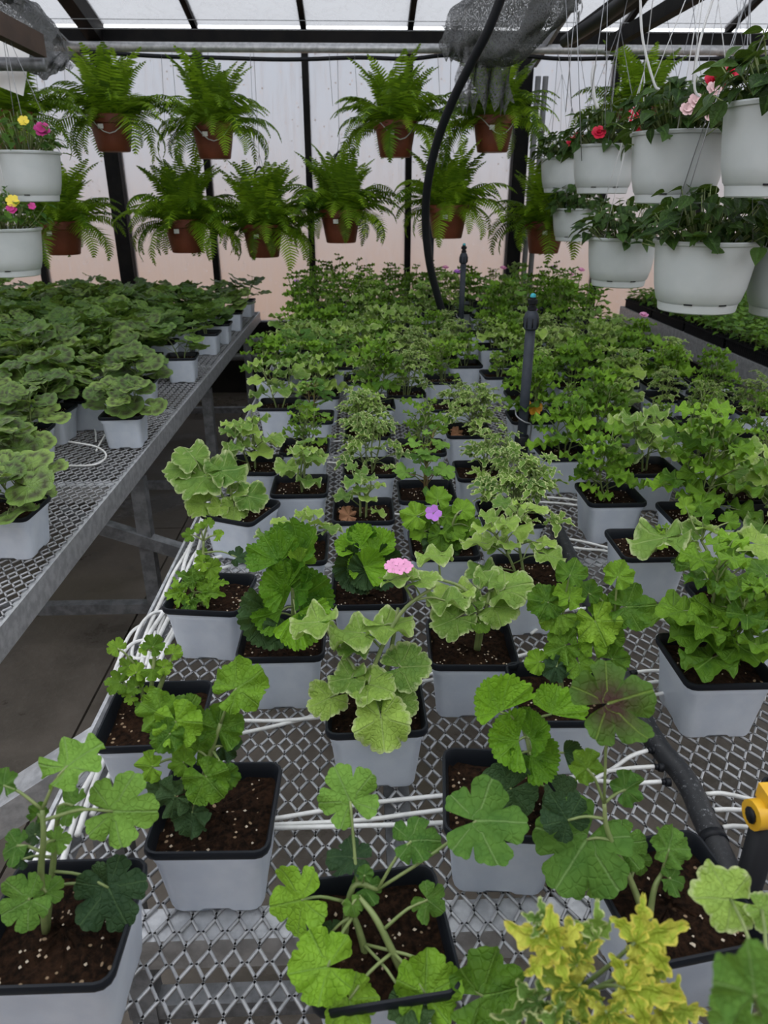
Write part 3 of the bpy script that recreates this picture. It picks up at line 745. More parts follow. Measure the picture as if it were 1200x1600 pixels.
x, y = mid(321, 1334)
hand(x, y, -.02, 'bushy ruffled green geranium leaning left in pot with open brown soil at front left',
     [[(296, 1275, -.005), (292, 1220, .01), (284, 1160, .02)], [(300, 1270, 0), (322, 1200, .01), (345, 1130, .02)]],
     [(375, 1072, .03, 98, 'ruffle', 'ruffle', 40, (.1, -.6, .8)), (342, 1136, .02, 84, 'ruffle', 'ruffle', 100, FACE), (246, 1112, .02, 78, 'ruffle', 'ruffle', 150, SIDE), (276, 1132, .0, 86, 'ruffle', 'ruffle', -80, SIDE),
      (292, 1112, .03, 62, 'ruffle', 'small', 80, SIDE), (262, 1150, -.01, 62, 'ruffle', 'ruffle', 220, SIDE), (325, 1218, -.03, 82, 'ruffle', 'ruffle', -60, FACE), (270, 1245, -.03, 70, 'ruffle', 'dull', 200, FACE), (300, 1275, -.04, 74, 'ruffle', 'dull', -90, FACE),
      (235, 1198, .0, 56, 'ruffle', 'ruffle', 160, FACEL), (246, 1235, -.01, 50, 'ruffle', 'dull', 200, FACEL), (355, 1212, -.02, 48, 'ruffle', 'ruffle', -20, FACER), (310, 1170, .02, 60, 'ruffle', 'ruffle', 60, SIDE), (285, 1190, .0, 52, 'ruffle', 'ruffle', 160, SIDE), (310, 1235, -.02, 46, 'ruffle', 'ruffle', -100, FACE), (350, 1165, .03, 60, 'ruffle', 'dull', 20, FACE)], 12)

x, y = corner(137, 1169, -1, -1)
hand(x, y, .02, 'small scented geranium of thin upright sprigs in the front pot beside the aisle',
     [[(226, 1112, .02), (222, 1080, .02), (212, 1040, .03)], [(230, 1112, .02), (238, 1060, .02), (242, 1020, .03)], [(226, 1110, .02), (205, 1085, .02), (190, 1062, .03)], [(232, 1112, .02), (255, 1060, .02), (268, 1030, .03)]],
     [(182, 1012, .03, 34, 'small', 'small', 150, SIDE), (240, 1008, .03, 40, 'small', 'small', 60, SIDE), (228, 1014, .03, 26, 'small', 'small', 120, SIDE), (272, 1020, .03, 32, 'small', 'small', 40, SIDE), (200, 1040, .03, 34, 'small', 'small', 150, SIDE), (240, 1046, .02, 42, 'small', 'small', -30, SIDE), (256, 1042, .02, 30, 'small', 'small', 20, SIDE),
      (184, 1066, .02, 44, 'small', 'small', 180, SIDE), (214, 1050, .02, 34, 'small', 'small', 60, SIDE), (210, 1075, .01, 30, 'small', 'small', 200, SIDE), (205, 1090, .01, 28, 'small', 'small', 210, SIDE), (232, 1085, .01, 30, 'small', 'small', 0, SIDE), (222, 1100, .0, 28, 'small', 'ruffle', -60, SIDE), (240, 1096, .0, 24, 'small', 'ruffle', -20, SIDE), (196, 1078, .02, 26, 'small', 'small', 140, SIDE), (215, 1065, .02, 28, 'small', 'small', 90, SIDE)], 13)

x, y = mid(588, 1146)
hand(x, y, .02, 'pale cream-edged geranium with pink flower head in the pot with one leaf over its front',
     [[(575, 1098, -.01), (582, 1050, 0), (625, 960, .02), (680, 915, .03)], [(572, 1100, -.01), (556, 1050, .0), (520, 1000, .02)], [(590, 1060, 0), (612, 1010, .02), (622, 950, .03)]],
     [(596, 1128, -.07, 104, 'varieg', 'varieg', -80, (0, -.9, .4)), (512, 1092, -.02, 76, 'varieg', 'varieg', 220, SIDE), (545, 1060, -.02, 72, 'varieg', 'varieg', 190, (0, -.6, .8)), (580, 1070, -.03, 88, 'varieg', 'varieg', -20, (0, -.55, .85)), (632, 1042, -.01, 92, 'varieg', 'varieg', 10, SIDE),
      (558, 988, .02, 100, 'varieg', 'varieg', 150, (0, -.5, .85)), (552, 1015, .01, 62, 'varieg', 'varieg', 200, FLAT), (492, 972, .02, 90, 'varieg', 'varieg', 170, (0, -.15, 1)), (606, 976, .02, 92, 'varieg', 'varieg', 20, (0, -.35, .9)), (622, 902, .03, 74, 'varieg', 'varieg', 30, FLAT), (660, 905, .03, 70, 'varieg', 'varieg', 20, FLAT),
      (628, 1098, -.04, 60, 'varieg', 'varieg', -30, FACE), (600, 1095, -.03, 44, 'varieg', 'varieg', 160, SIDE), (700, 938, .03, 84, 'varieg', 'varieg', 10, FLAT)], 14,
     flowers=[(623, 884, .03, 42, 'rose_petal', 5, 9)])

x, y = mid(436, 1028)
hand(x, y, .0, 'regal geranium with large pleated upright fan leaves in the third row of pots',
     [[(455, 985, 0), (458, 935, 0), (452, 890, .01), (460, 868, .01)]],
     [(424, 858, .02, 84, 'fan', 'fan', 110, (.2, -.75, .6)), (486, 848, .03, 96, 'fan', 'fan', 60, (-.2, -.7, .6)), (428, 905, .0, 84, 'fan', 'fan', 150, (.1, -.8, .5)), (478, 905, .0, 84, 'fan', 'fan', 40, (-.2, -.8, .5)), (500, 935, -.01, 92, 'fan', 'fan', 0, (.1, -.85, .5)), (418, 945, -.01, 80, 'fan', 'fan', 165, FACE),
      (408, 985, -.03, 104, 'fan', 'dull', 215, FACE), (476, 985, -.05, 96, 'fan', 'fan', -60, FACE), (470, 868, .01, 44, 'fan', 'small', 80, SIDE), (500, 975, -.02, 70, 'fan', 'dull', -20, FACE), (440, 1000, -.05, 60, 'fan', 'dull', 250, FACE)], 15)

x, y = corner(662, 965, -1, 1)
hand(x, y, -.04, 'cream-edged geranium with leaves reaching left over the pot in the third row',
     [[(745, 992, 0), (748, 955, 0), (725, 920, .01), (688, 905, .02)], [(748, 990, 0), (760, 950, 0), (765, 925, .01)]],
     [(708, 968, -.02, 84, 'varieg', 'varieg', 210, (0, -.7, .7)), (795, 918, .01, 96, 'varieg', 'varieg', 20, (0, -.45, .9)), (778, 948, -.01, 74, 'varieg', 'varieg', -20, FACE), (706, 926, .01, 92, 'varieg', 'varieg', 170, FLAT), (680, 868, .03, 70, 'varieg', 'varieg', 150, FLAT), (752, 976, -.03, 34, 'varieg', 'small', -40, FACE), (735, 940, .0, 50, 'varieg', 'varieg', 120, SIDE), (765, 905, .02, 60, 'varieg', 'varieg', 60, SIDE)], 16)

x, y = corner(683, 1172, -1, 1)
hand(x, y, -.10, 'regal geranium with glossy pleated fans and a dull bronze-edged round leaf',
     [[(838, 1215, .0), (828, 1175, .0), (818, 1140, .01)], [(832, 1215, .0), (850, 1170, .0)]],
     [(766, 1085, .02, 96, 'fan', 'fan', 120, (.3, -.7, .5)), (782, 1155, .0, 92, 'fan', 'fan', 165, (.2, -.8, .5)), (866, 1092, .02, 82, 'fan', 'fan', 75, (.2, -.7, .5)), (846, 1142, .0, 72, 'fan', 'fan', 40, (-.2, -.8, .5)), (852, 1186, -.01, 78, 'fan', 'fan', -10, FACE), (822, 1116, .02, 46, 'fan', 'small', 80, SIDE),
      (792, 1236, -.04, 100, 'zonal', 'dull', 200, (-.1, -1, .35)), (878, 1255, -.02, 90, 'zonal', 'dull', -60, FACER), (895, 1172, .02, 50, 'fan', 'dull', 10, FACE), (808, 1195, -.01, 60, 'fan', 'fan', 230, FACE)], 17)

x, y = corner(785, 1035, -1, 1)
hand(x, y, -.03, 'bushy ruffled green geranium beside the black drip pipe, above the dark-centred leaf',
     [[(880, 1075, .02), (872, 1030, .02), (868, 985, .03)], [(890, 1075, .02), (915, 1030, .02), (930, 990, .03)], [(895, 1075, .02), (940, 1020, .03), (960, 960, .04)]],
     [(892, 895, .04, 56, 'ruffle', 'ruffle', 80, SIDE), (966, 898, .04, 54, 'ruffle', 'ruffle', 60, SIDE), (852, 940, .03, 66, 'ruffle', 'ruffle', 160, SIDE), (870, 962, .02, 66, 'ruffle', 'small', 200, SIDE), (890, 930, .03, 56, 'ruffle', 'ruffle', 70, SIDE), (932, 975, .02, 80, 'ruffle', 'small', -60, SIDE), (985, 948, .03, 84, 'ruffle', 'ruffle', 10, SIDE), (945, 955, .04, 60, 'ruffle', 'ruffle', 120, SIDE),
      (920, 925, .05, 46, 'ruffle', 'ruffle', 90, SIDE), (880, 1010, .0, 66, 'ruffle', 'ruffle', 200, FACE), (840, 1035, .0, 46, 'ruffle', 'ruffle', 180, SIDE), (905, 1040, -.01, 60, 'ruffle', 'ruffle', -80, FACE), (960, 1030, .0, 54, 'ruffle', 'ruffle', 0, FACE), (925, 1005, .01, 54, 'ruffle', 'ruffle', 100, FACE), (868, 1045, -.02, 50, 'ruffle', 'dull', 220, FACE), (900, 985, .02, 60, 'ruffle', 'ruffle', 100, SIDE), (955, 995, .02, 50, 'ruffle', 'ruffle', 40, SIDE)], 18)

x, y = .335, .548
hand(x, y, .16, 'lobed geranium with one tall dark-centred leaf by the lower drip pipe end',
     [[(1016, 1428, -.02), (985, 1375, .0), (950, 1300, .02), (944, 1255, .03)], [(1016, 1430, -.02), (1022, 1390, -.01), (1034, 1365, .0)]],
     [(972, 1092, .05, 160, 'maple', 'maple_dark', 30, (.05, -.75, .65)), (902, 1335, .01, 178, 'maple', 'maple', 230, (0, -.65, .75)), (982, 1318, .02, 88, 'maple', 'maple', 20, (0, -.6, .8)), (915, 1198, .04, 62, 'ruffle', 'small', 120, SIDE), (980, 1232, .04, 64, 'ruffle', 'maple', 20, SIDE),
      (1046, 1322, .01, 72, 'ruffle', 'maple', 60, SIDE), (1055, 1376, -.01, 52, 'maple', 'maple', -10, SIDE), (880, 1270, .03, 90, 'maple', 'dull', 130, SIDE), (1000, 1350, .02, 50, 'maple', 'maple', -60, SIDE), (930, 1380, .0, 60, 'maple', 'maple', 250, SIDE)], 19)

x, y = .012, .512
hand(x, y, .12, 'furry lobed geranium with long leaf stalks in the bottom centre pot',
     [[(574, 1500, -.01), (556, 1440, -.0), (535, 1408, .01)], [(535, 1408, .01), (552, 1385, .02), (590, 1390, .02)], [(630, 1515, -.03), (590, 1440, -.01), (560, 1400, .01)]],
     [(540, 1236, .07, 112, 'maple', 'maple', 100, (0, -.75, .65)), (768, 1282, .03, 156, 'maple', 'maple', 0, (.1, -.45, .85)), (656, 1312, .04, 90, 'maple', 'maple', 10, (0, -.5, .85)), (540, 1338, .04, 86, 'maple', 'dull', 170, FLAT), (455, 1410, .0, 122, 'maple', 'ruffle', 190, (-.1, -.7, .7)), (676, 1412, .0, 72, 'maple', 'maple', -50, FACER),
      (505, 1512, -.06, 120, 'ruffle', 'ruffle', 200, (0, -.6, .8)), (548, 1568, -.07, 100, 'ruffle', 'small', -80, (0, -.6, .8)), (665, 1545, -.06, 120, 'ruffle', 'ruffle', 80, (0, -.7, .7)), (760, 1578, -.06, 150, 'ruffle', 'ruffle', 0, (.2, -.6, .8)), (578, 1385, .02, 60, 'maple', 'maple', 20, SIDE), (512, 1458, -.01, 50, 'maple', 'dull', 200, FACE), (552, 1420, .0, 40, 'maple', 'maple', -60, SIDE), (640, 1590, -.07, 80, 'ruffle', 'dull', -90, FLAT), (570, 1365, .02, 30, 'ruffle', 'maple', 90, SIDE)], 20)

x, y = .215, .330
hand(x, y, .1, 'yellow-splashed lacy geranium at the bottom edge, right of the furry geranium',
     [[(930, 1640, .01), (912, 1575, .04), (890, 1530, .06)], [(940, 1640, .01), (960, 1570, .05), (980, 1520, .07)]],
     [(868, 1478, .03, 120, 'lacy', 'lacyy', 150, FACE), (1000, 1470, .04, 120, 'lacy', 'lacyy', 30, FACE), (898, 1545, .02, 126, 'lacy', 'lacyy', 200, FACE), (985, 1545, .02, 120, 'lacy', 'lacyy', -20, FACE), (1040, 1580, .01, 110, 'lacy', 'lacyy', -20, FACE), (930, 1460, .05, 84, 'lacy', 'lacyv', 60, FACE), (835, 1565, .02, 96, 'lacy', 'lacyv', 190, FACE),
      (900, 1500, .03, 90, 'lacy', 'lacyy', 80, SIDE), (950, 1590, .0, 100, 'lacy', 'lacyy', -90, SIDE), (850, 1440, .04, 60, 'lacy', 'lacyv', 140, SIDE), (1010, 1520, .03, 80, 'lacy', 'lacyy', 60, SIDE), (880, 1590, .01, 90, 'lacy', 'lacyv', 240, SIDE)], 21)

x, y = .37, .335
hand(x, y, .2, 'out of focus green geranium at the right bottom corner, nearest of all pots',
     [[(1200, 1640, 0), (1195, 1580, -.02)]],
     [(1178, 1545, -.09, 150, 'ruffle', 'maple', 100, FACE), (1150, 1590, -.08, 90, 'ruffle', 'maple', 200, SIDE), (1235, 1590, -.06, 110, 'ruffle', 'maple', 0, SIDE), (1135, 1405, .07, 116, 'varieg', 'varieg', 165, (0, -.6, .8)), (1195, 1425, .05, 70, 'varieg', 'varieg', -60, SIDE)], 22)

x, y = mid(318, 955)
hand(x, y, -.12, 'small scented geranium, low lacy tuft and one thin sprig, pot by the aisle',
     [[(322, 918, .0), (318, 880, .01), (318, 845, .02)], [(318, 930, -.02), (300, 922, -.02), (292, 915, -.02)]],
     [(326, 818, .02, 22, 'small', 'small', 90, SIDE), (312, 824, .02, 22, 'small', 'small', 140, SIDE), (296, 836, .02, 26, 'small', 'small', 180, SIDE), (340, 836, .02, 24, 'small', 'small', 20, SIDE), (318, 868, .01, 26, 'small', 'small', 200, SIDE), (330, 888, .0, 40, 'small', 'small', -30, FACE), (316, 880, .0, 30, 'small', 'small', 210, FACE), (300, 905, -.02, 44, 'lacy', 'small', 150, SIDE),
      (284, 926, -.03, 54, 'lacy', 'ruffle', 190, SIDE), (318, 926, -.03, 50, 'lacy', 'ruffle', -20, SIDE), (298, 938, -.04, 44, 'lacy', 'ruffle', 240, SIDE), (310, 908, -.01, 40, 'lacy', 'small', 40, SIDE), (372, 870, .0, 36, 'small', 'dull', 10, SIDE), (334, 912, -.02, 34, 'lacy', 'ruffle', 0, SIDE)], 23)

x, y = corner(1120, 972, -1, -1)
hand(x, y, 0, 'cream-edged geranium stretching left over the neighbouring pot of bare soil on the right',
     [[(1165, 905, .05), (1120, 885, .06), (1070, 858, .08)], [(1150, 900, .05), (1110, 870, .07), (1096, 845, .08)]],
     [(1030, 842, .08, 108, 'varieg', 'varieg', 185, FLAT), (1065, 846, .08, 70, 'varieg', 'varieg', -20, FLAT), (1108, 824, .09, 76, 'varieg', 'varieg', 30, (0, -.4, .9)), (1082, 828, .09, 44, 'varieg', 'varieg', 110, SIDE), (1070, 790, .10, 34, 'small', 'small', 110, SIDE), (1100, 805, .10, 36, 'small', 'ruffle', 60, SIDE), (1140, 815, .08, 36, 'small', 'ruffle', 40, SIDE),
      (1125, 905, .04, 62, 'varieg', 'varieg', 10, FLAT), (1150, 860, .06, 64, 'ruffle', 'ruffle', 150, SIDE), (1185, 850, .05, 84, 'varieg', 'varieg', 10, SIDE), (1060, 880, .06, 30, 'small', 'dull', -90, SIDE), (1090, 876, .06, 28, 'small', 'dull', -60, SIDE), (1195, 875, .04, 60, 'varieg', 'varieg', -30, SIDE)], 24)

p0 = on(312, 804, RIMZ); p1 = on(438, 782, RIMZ)
x, y = (p0[0]+p1[0])/2, (p0[1]+p1[1])/2
hand(x, y, -.42, 'pale geranium with a few very large crinkled leaves hanging left over the aisle',
     [[(362, 790, 0), (360, 765, 0), (350, 745, .01)], [(362, 790, 0), (345, 770, .0), (320, 750, .01)]],
     [(312, 745, .0, 98, 'varieg', 'varieg', 200, (-.1, -.8, .55)), (300, 712, .03, 70, 'varieg', 'varieg', 120, SIDE), (352, 735, .01, 78, 'varieg', 'varieg', 20, SIDE), (315, 786, -.02, 60, 'varieg', 'varieg', 200, FACE), (392, 776, -.02, 62, 'varieg', 'varieg', -10, FACE), (366, 795, -.03, 52, 'varieg', 'varieg', -90, FACE), (342, 792, -.03, 40, 'varieg', 'varieg', 220, FACE), (372, 765, .0, 46, 'varieg', 'varieg', 40, SIDE), (280, 732, .02, 60, 'varieg', 'varieg', 170, SIDE)], 25)

x, y = mid(578, 946)
hand(x, y, 0, 'regal geranium with pleated fans and dark lower leaves, right of the large fan-leaved one',
     [[(574, 915, 0), (572, 880, 0), (568, 860, .01)]],
     [(545, 848, .02, 64, 'fan', 'fan', 120, (.2, -.75, .6)), (592, 846, .02, 76, 'fan', 'fan', 60, (-.2, -.75, .6)), (562, 830, .03, 46, 'fan', 'fan', 90, SIDE), (535, 890, .0, 78, 'fan', 'dull', 190, FACE), (610, 885, .0, 70, 'fan', 'dull', -10, FACE), (585, 880, -.01, 60, 'fan', 'fan', 30, FACE), (560, 905, -.02, 60, 'fan', 'dull', 230, FACE), (555, 878, .0, 50, 'fan', 'fan', 140, FACE)], 26)

x, y = mid(698, 871)
hand(x, y, 0, 'green geranium with a single purple flower, pot left of the lacy cream geranium',
     [[(690, 850, 0), (685, 820, 0), (680, 800, .01)], [(694, 850, 0), (705, 825, 0), (712, 805, .0)]],
     [(648, 806, .01, 52, 'ruffle', 'ruffle', 170, SIDE), (684, 778, .02, 46, 'ruffle', 'ruffle', 90, SIDE), (724, 796, .02, 44, 'ruffle', 'ruffle', 40, SIDE), (705, 822, .0, 60, 'ruffle', 'ruffle', 0, SIDE), (660, 830, .0, 50, 'ruffle', 'ruffle', 190, SIDE), (690, 838, -.02, 50, 'ruffle', 'ruffle', -80, FACE), (715, 840, -.01, 48, 'ruffle', 'ruffle', -20, FACE), (672, 812, .02, 44, 'ruffle', 'ruffle', 130, SIDE), (734, 822, .01, 40, 'ruffle', 'ruffle', 10, SIDE), (675, 850, -.02, 40, 'ruffle', 'dull', 230, FACE), (708, 858, -.02, 34, 'ruffle', 'dull', -60, FACE), (696, 806, .01, 44, 'ruffle', 'ruffle', 60, SIDE)], 27,
     flowers=[(677, 802, -.02, 26, 'mauve_petal', 5, 1)])

# ------------------------------------------------------------------ the other near pots on the middle bench
DESC = {'ruffle': 'ruffled green geranium', 'fan': 'pleated fan-leaved geranium', 'small': 'small-leaved bright geranium', 'maple': 'lobed green geranium',
        'varieg': 'pale cream-edged geranium', 'lacyv': 'lacy cream-edged geranium', 'lacyy': 'yellow lacy geranium', 'zonal': 'dark-ringed round-leaved geranium', 'zgreen': 'round-leaved green geranium'}
NEAR = [  # rim front edge midpoint in px, kind, height, count, size, reach, lean x, rotation
 (1150, 1070, 'ruffle', 1.35, 1.2, 1.05, 1.0, .02, 0), (1031, 872, 'small', .5, .4, 1, .6, .03, 0), (968, 787, 'ruffle', 1.15, 1.2, .8, .9, -.03, 0),
 (455, 878, 'varieg', .5, .5, .7, .8, .02, 0), (568, 815, 'varieg', .95, .7, .62, .6, 0, 0), (466, 773, 'varieg', .95, .75, .75, .7, .01, 0), (392, 738, 'varieg', 1.15, 1.1, .8, .9, -.01, -.06),
 (474, 708, 'small', 1.2, 1.0, 1.3, 1.2, 0, 0), (578, 742, 'lacyv', 1.35, 1.0, .9, 1.2, 0, 0), (670, 783, 'maple', 1.2, 1.3, .62, .8, 0, 0), (660, 709, 'small', 1.5, 1.0, 1.2, 1.3, .01, 0),
 (736, 681, 'lacyv', 1.25, 1.5, .8, 1.2, .03, 0), (759, 748, 'lacyv', 1.0, .9, .85, 1.1, .03, 0), (806, 820, 'lacyv', 1.25, 1.5, .95, 1.4, .02, 0), (843, 919, 'varieg', 1.25, .95, .78, .9, -.05, 0),
 (890, 716, 'ruffle', 1.1, 1.1, .85, .9, .02, .06), (1025, 741, 'varieg', 1.15, 1.1, .95, 1.1, 0, 0), (1109, 822, 'ruffle', 1.75, 1.5, .95, 1.2, -.01, 0), (1160, 783, 'varieg', 1.0, 1.0, .9, 1, .02, 0), (1236, 828, 'varieg', 1.1, 1.0, .9, 1, 0, 0),
 (835, 659, 'ruffle', 1.2, 1.1, .9, 1, 0, 0), (828, 624, 'ruffle', 1.1, 1, .8, .9, 0, 0), (942, 681, 'ruffle', 1.4, 1.2, .9, 1, 0, 0), (962, 621, 'small', .8, 1.2, 1.4, 1.4, 0, 0),
 (500, 620, 'varieg', 1.1, 1.1, .85, .9, 0, 0), (433, 638, 'varieg', 1.3, 1.1, .9, 1, 0, 0), (486, 659, 'maple', 1.0, 1, .7, .8, 0, 0), (565, 597, 'lacyv', 1.0, .7, .8, 1, .02, 0), (586, 637, 'ruffle', 1.6, 1.4, .9, 1.1, .01, 0),
 (575, 683, 'lacyv', 1.2, 1.2, .9, 1.1, -.01, 0), (636, 618, 'lacyv', 1.4, 1.3, .8, 1.1, 0, 0), (706, 640, 'lacyv', .8, .6, .8, .9, .03, 0), (695, 597, 'small', 1.6, 1.4, 1.4, 1.2, .0, 0),
]
PLAN = []
for mx, py, kd, hs, ns, ss, sp, lx, rz in NEAR:
    x, y = mid(mx, py); PLAN.append([x, y, rz, kd, hs, ns, ss*(1.28 if kd in ('varieg', 'ruffle', 'lacyv', 'maple') else 1.1), sp*1.12, lx, True]); TAKEN.append((x, y))
bl = on(1182, 1212, RIMZ); PLAN.append([bl[0]+HW, bl[1]-HW, 0, 'ruffle', .8, .8, .8, .8, .03, True]); TAKEN.append((bl[0]+HW, bl[1]-HW))
# further rows, staggered across the bench
rg = random.Random(4)
row = 0; y = 1.60
while y < 5.5:
    x = -.355 + (.08 if row % 2 else 0)
    while x < 1.44:
        px, py = x + rg.uniform(-.012, .012), y + rg.uniform(-.012, .012)
        ok = all(abs(px-a) > .152 or abs(py-b) > .152 for a, b in TAKEN)
        if y < 2.0 and px < .95: ok = False
        if y < 2.75 and px < .62: ok = False
        if abs(px-.55) < .09 and 2.2 < py < 2.42: ok = False
        if abs(px-.60) < .13 and 4.05 < py < 4.6: ok = False
        if rg.random() < .04: ok = False
        if ok:
            q = (px+.4)/2.1
            if py > 4.2: kd = rg.choice(['ruffle', 'ruffle', 'ruffle', 'maple', 'small', 'varieg'])
            elif q > .62: kd = rg.choice(['lacyv', 'lacyv', 'ruffle', 'varieg', 'small'])
            elif q < .25: kd = rg.choice(['varieg', 'varieg', 'ruffle', 'maple'])
            else: kd = rg.choice(['lacyv', 'varieg', 'varieg', 'ruffle', 'small'])
            hs = rg.uniform(.8, 1.2) if py < 4.2 else rg.uniform(1.3, 2.1)
            PLAN.append([px, py, rg.uniform(-.05, .05), kd, hs, .85, .95, 1.0, 0, py < 2.7]); TAKEN.append((px, py))
        x += .168 if y < 2.6 else .188
    y += .176 if y < 2.6 else .200; row += 1
# name every pot by row (front to back) and place in its row (left to right)
PLAN.sort(key=lambda p: p[1]); rows = []; cur = []
for p in PLAN:
    if cur and p[1] - cur[0][1] > .135: rows.append(cur); cur = []
    cur.append(p)
rows.append(cur)
n = 0
for ri, rw in enumerate(rows):
    for ci, p in enumerate(sorted(rw, key=lambda p: p[0])):
        x, y, rz, kd, hs, ns, ss, sp, lx, near = p; n += 1
        lab = '%s, %s from left in row %s from front of middle bench' % (DESC[kd], ORD[ci+1], ORD[ri+1])
        o = potted(x, y, rz, kd, lab, random.Random(300+n), near, hs, ns, ss, sp, (lx, 0), (lx*.3, 0), 'pots on the middle bench', 'stem_brown' if kd == 'maple' and near else 'stem')
        if abs(x - mid(835, 659)[0]) < .002:
            put('yellowing_leaf', leaf_mesh('ruffle', 'ruffle', 1).copy(), None, o, frame((.0, -.05, .165), (.2, -1, -.7), (0, -.6, .6), .032)); o.children[-1].data.materials[0] = M['orange_leaf']
        if abs(x - mid(736, 681)[0]) < .002 or abs(x - mid(568, 815)[0]) < .002:
            me = leaf_mesh('ruffle', 'ruffle', 2).copy(); me.materials[0] = M['dead']
            put('dead_leaf', me, None, o, frame((-.035, -.02, .112), (-1, -.3, .4), (.2, -.6, .8), .026))
        if rg.random() < .10 and y > 3.2:
            S = Vector((rg.uniform(-.04, .04), rg.uniform(-.04, .0), .12*hs + .16))
            put('flower_stalk', MB().tube([(0, 0, SOILZ), (S[0]*.6, S[1]*.6, S[2]*.6), tuple(S)], .0016, .0012, 4).mesh('flower_stalk'), M['stem'], o)
            flower(o, S, .022, rg.choice(['mauve_petal', 'rose_petal']), 6, 2, 1, (0, -.4, 1))

# ------------------------------------------------------------------ left bench: ringed-leaf geraniums
LEFT = [(28, 785, 1.0), (-60, 872, 1.0), (55, 712, 1.1), (187, 648, 1.0), (-40, 690, 1.1), (215, 605, 1.0), (120, 650, 1.1), (275, 562, 1.0)]
LP = []
a = corner(88, 765, 1, 1); LP.append((a[0], a[1]-.03, .95))
a = corner(100, 655, 1, 1); LP.append((a[0]-.01, a[1]-.03, 1.1))
for mx, py, hs in ((190, 652, 1.0), (207, 600, 1.0), (278, 560, 1.0), (318, 522, 1.05), (338, 507, 1.0), (360, 489, 1.1), (385, 470, 1.25)):
    p = mid(mx, py); LP.append((min(p[0], -.74-.09), p[1], hs))
yy = 1.62; k = 0
while yy < 5.5:
    xx = -1.02 - (.09 if k % 2 else 0)
    while xx > -2.65:
        q = (xx + rg.uniform(-.015, .015), yy + rg.uniform(-.015, .015), rg.uniform(.95, 1.3))
        vis = (xx - 0)/max(yy, .1) > -.62
        if vis and all(abs(q[0]-a) > .155 or abs(q[1]-b) > .155 for a, b, _ in LP): LP.append(q)
        xx -= .185
    yy += .185; k += 1
LP.sort(key=lambda p: p[1]); rows = []; cur = []
for p in LP:
    if cur and p[1] - cur[0][1] > .13: rows.append(cur); cur = []
    cur.append(p)
rows.append(cur)
for ri, rw in enumerate(rows):
    for ci, (x, y, hs) in enumerate(sorted(rw, key=lambda p: -p[0])):
        n += 1; kd = 'zonal' if y < 3.4 or rg.random() < .3 else 'zgreen'
        lab = '%s, %s from the aisle in row %s from front of left bench' % (DESC[kd], ORD[ci+1], ORD[ri+1])
        potted(x, y, rg.uniform(-.08, .08), kd, lab, random.Random(900+n), y < 2.7, hs, 1.0, 1.0, 1.0, (0, 0), (0, 0), 'pots on the left bench')
# ------------------------------------------------------------------ drip irrigation
HX = .49
hpts = [on(a_, b_, BENCH+.02) for a_, b_ in ((868, 822), (890, 868), (950, 1010), (1016, 1146), (1070, 1216), (1101, 1282), (1130, 1345), (1160, 1420))]
hd = thing('drip_header_pipe', 'dusty black drip header pipe snaking along the mesh between the pots', 'pipe', hpts[0])
put('pipe', MB().tube([p - hpts[0] for p in curve(hpts, 6)], .0165, n=12).mesh('header_pipe'), M['dusty'], hd)
cpt = on(1108, 1322, BENCH+.02)
cdir = (hpts[6] - hpts[5]).normalized()*.006; cpt = hpts[5].lerp(hpts[6], .5)
put('clamp', MB().tube([cpt - hpts[0] + cdir, cpt - hpts[0] - cdir], .0185, n=14).mesh('clamp'), M['poly_black'], hd)
def grommet(p, d):
    d = Vector(d).normalized()
    put('grommet', MB().tube([p - hpts[0], p - hpts[0] + d*.007], .0065, n=10).tube([p - hpts[0] + d*.007, p - hpts[0] + d*.012], .0045, n=8).mesh('grommet'), M['poly_black'], hd)
ZT = BENCH + .006
tubes = [  # (points as px on the deck with height above it)
 [(426,1280,0),(520,1264,0),(584,1254,0),(690,1243,0),(760,1236,0)], [(426,1289,0),(560,1282,0),(640,1272,0),(720,1262,0)], [(426,1294,.003),(540,1291,.004),(640,1288,.004),(720,1284,0)],
 [(340,1155,0),(372,1147,0),(440,1132,0),(504,1114,0),(560,1090,0)], [(380,1126,0),(440,1126,.003),(500,1121,.003)], [(640,1060,0),(680,1052,0),(720,1044,0)], [(640,1068,.003),(690,1060,.003)],
 [(800,1028,0),(830,1020,0),(870,1012,0)], [(835,784,0),(870,786,0),(905,790,0)], [(835,776,0),(870,778,.003),(905,782,.003)], [(700,815,0),(740,822,0),(780,826,0)], [(600,800,0),(640,806,0),(690,808,0)],
 [(500,722,0),(540,724,0),(580,726,0)], [(520,690,0),(545,688,0),(580,684,0)],
]
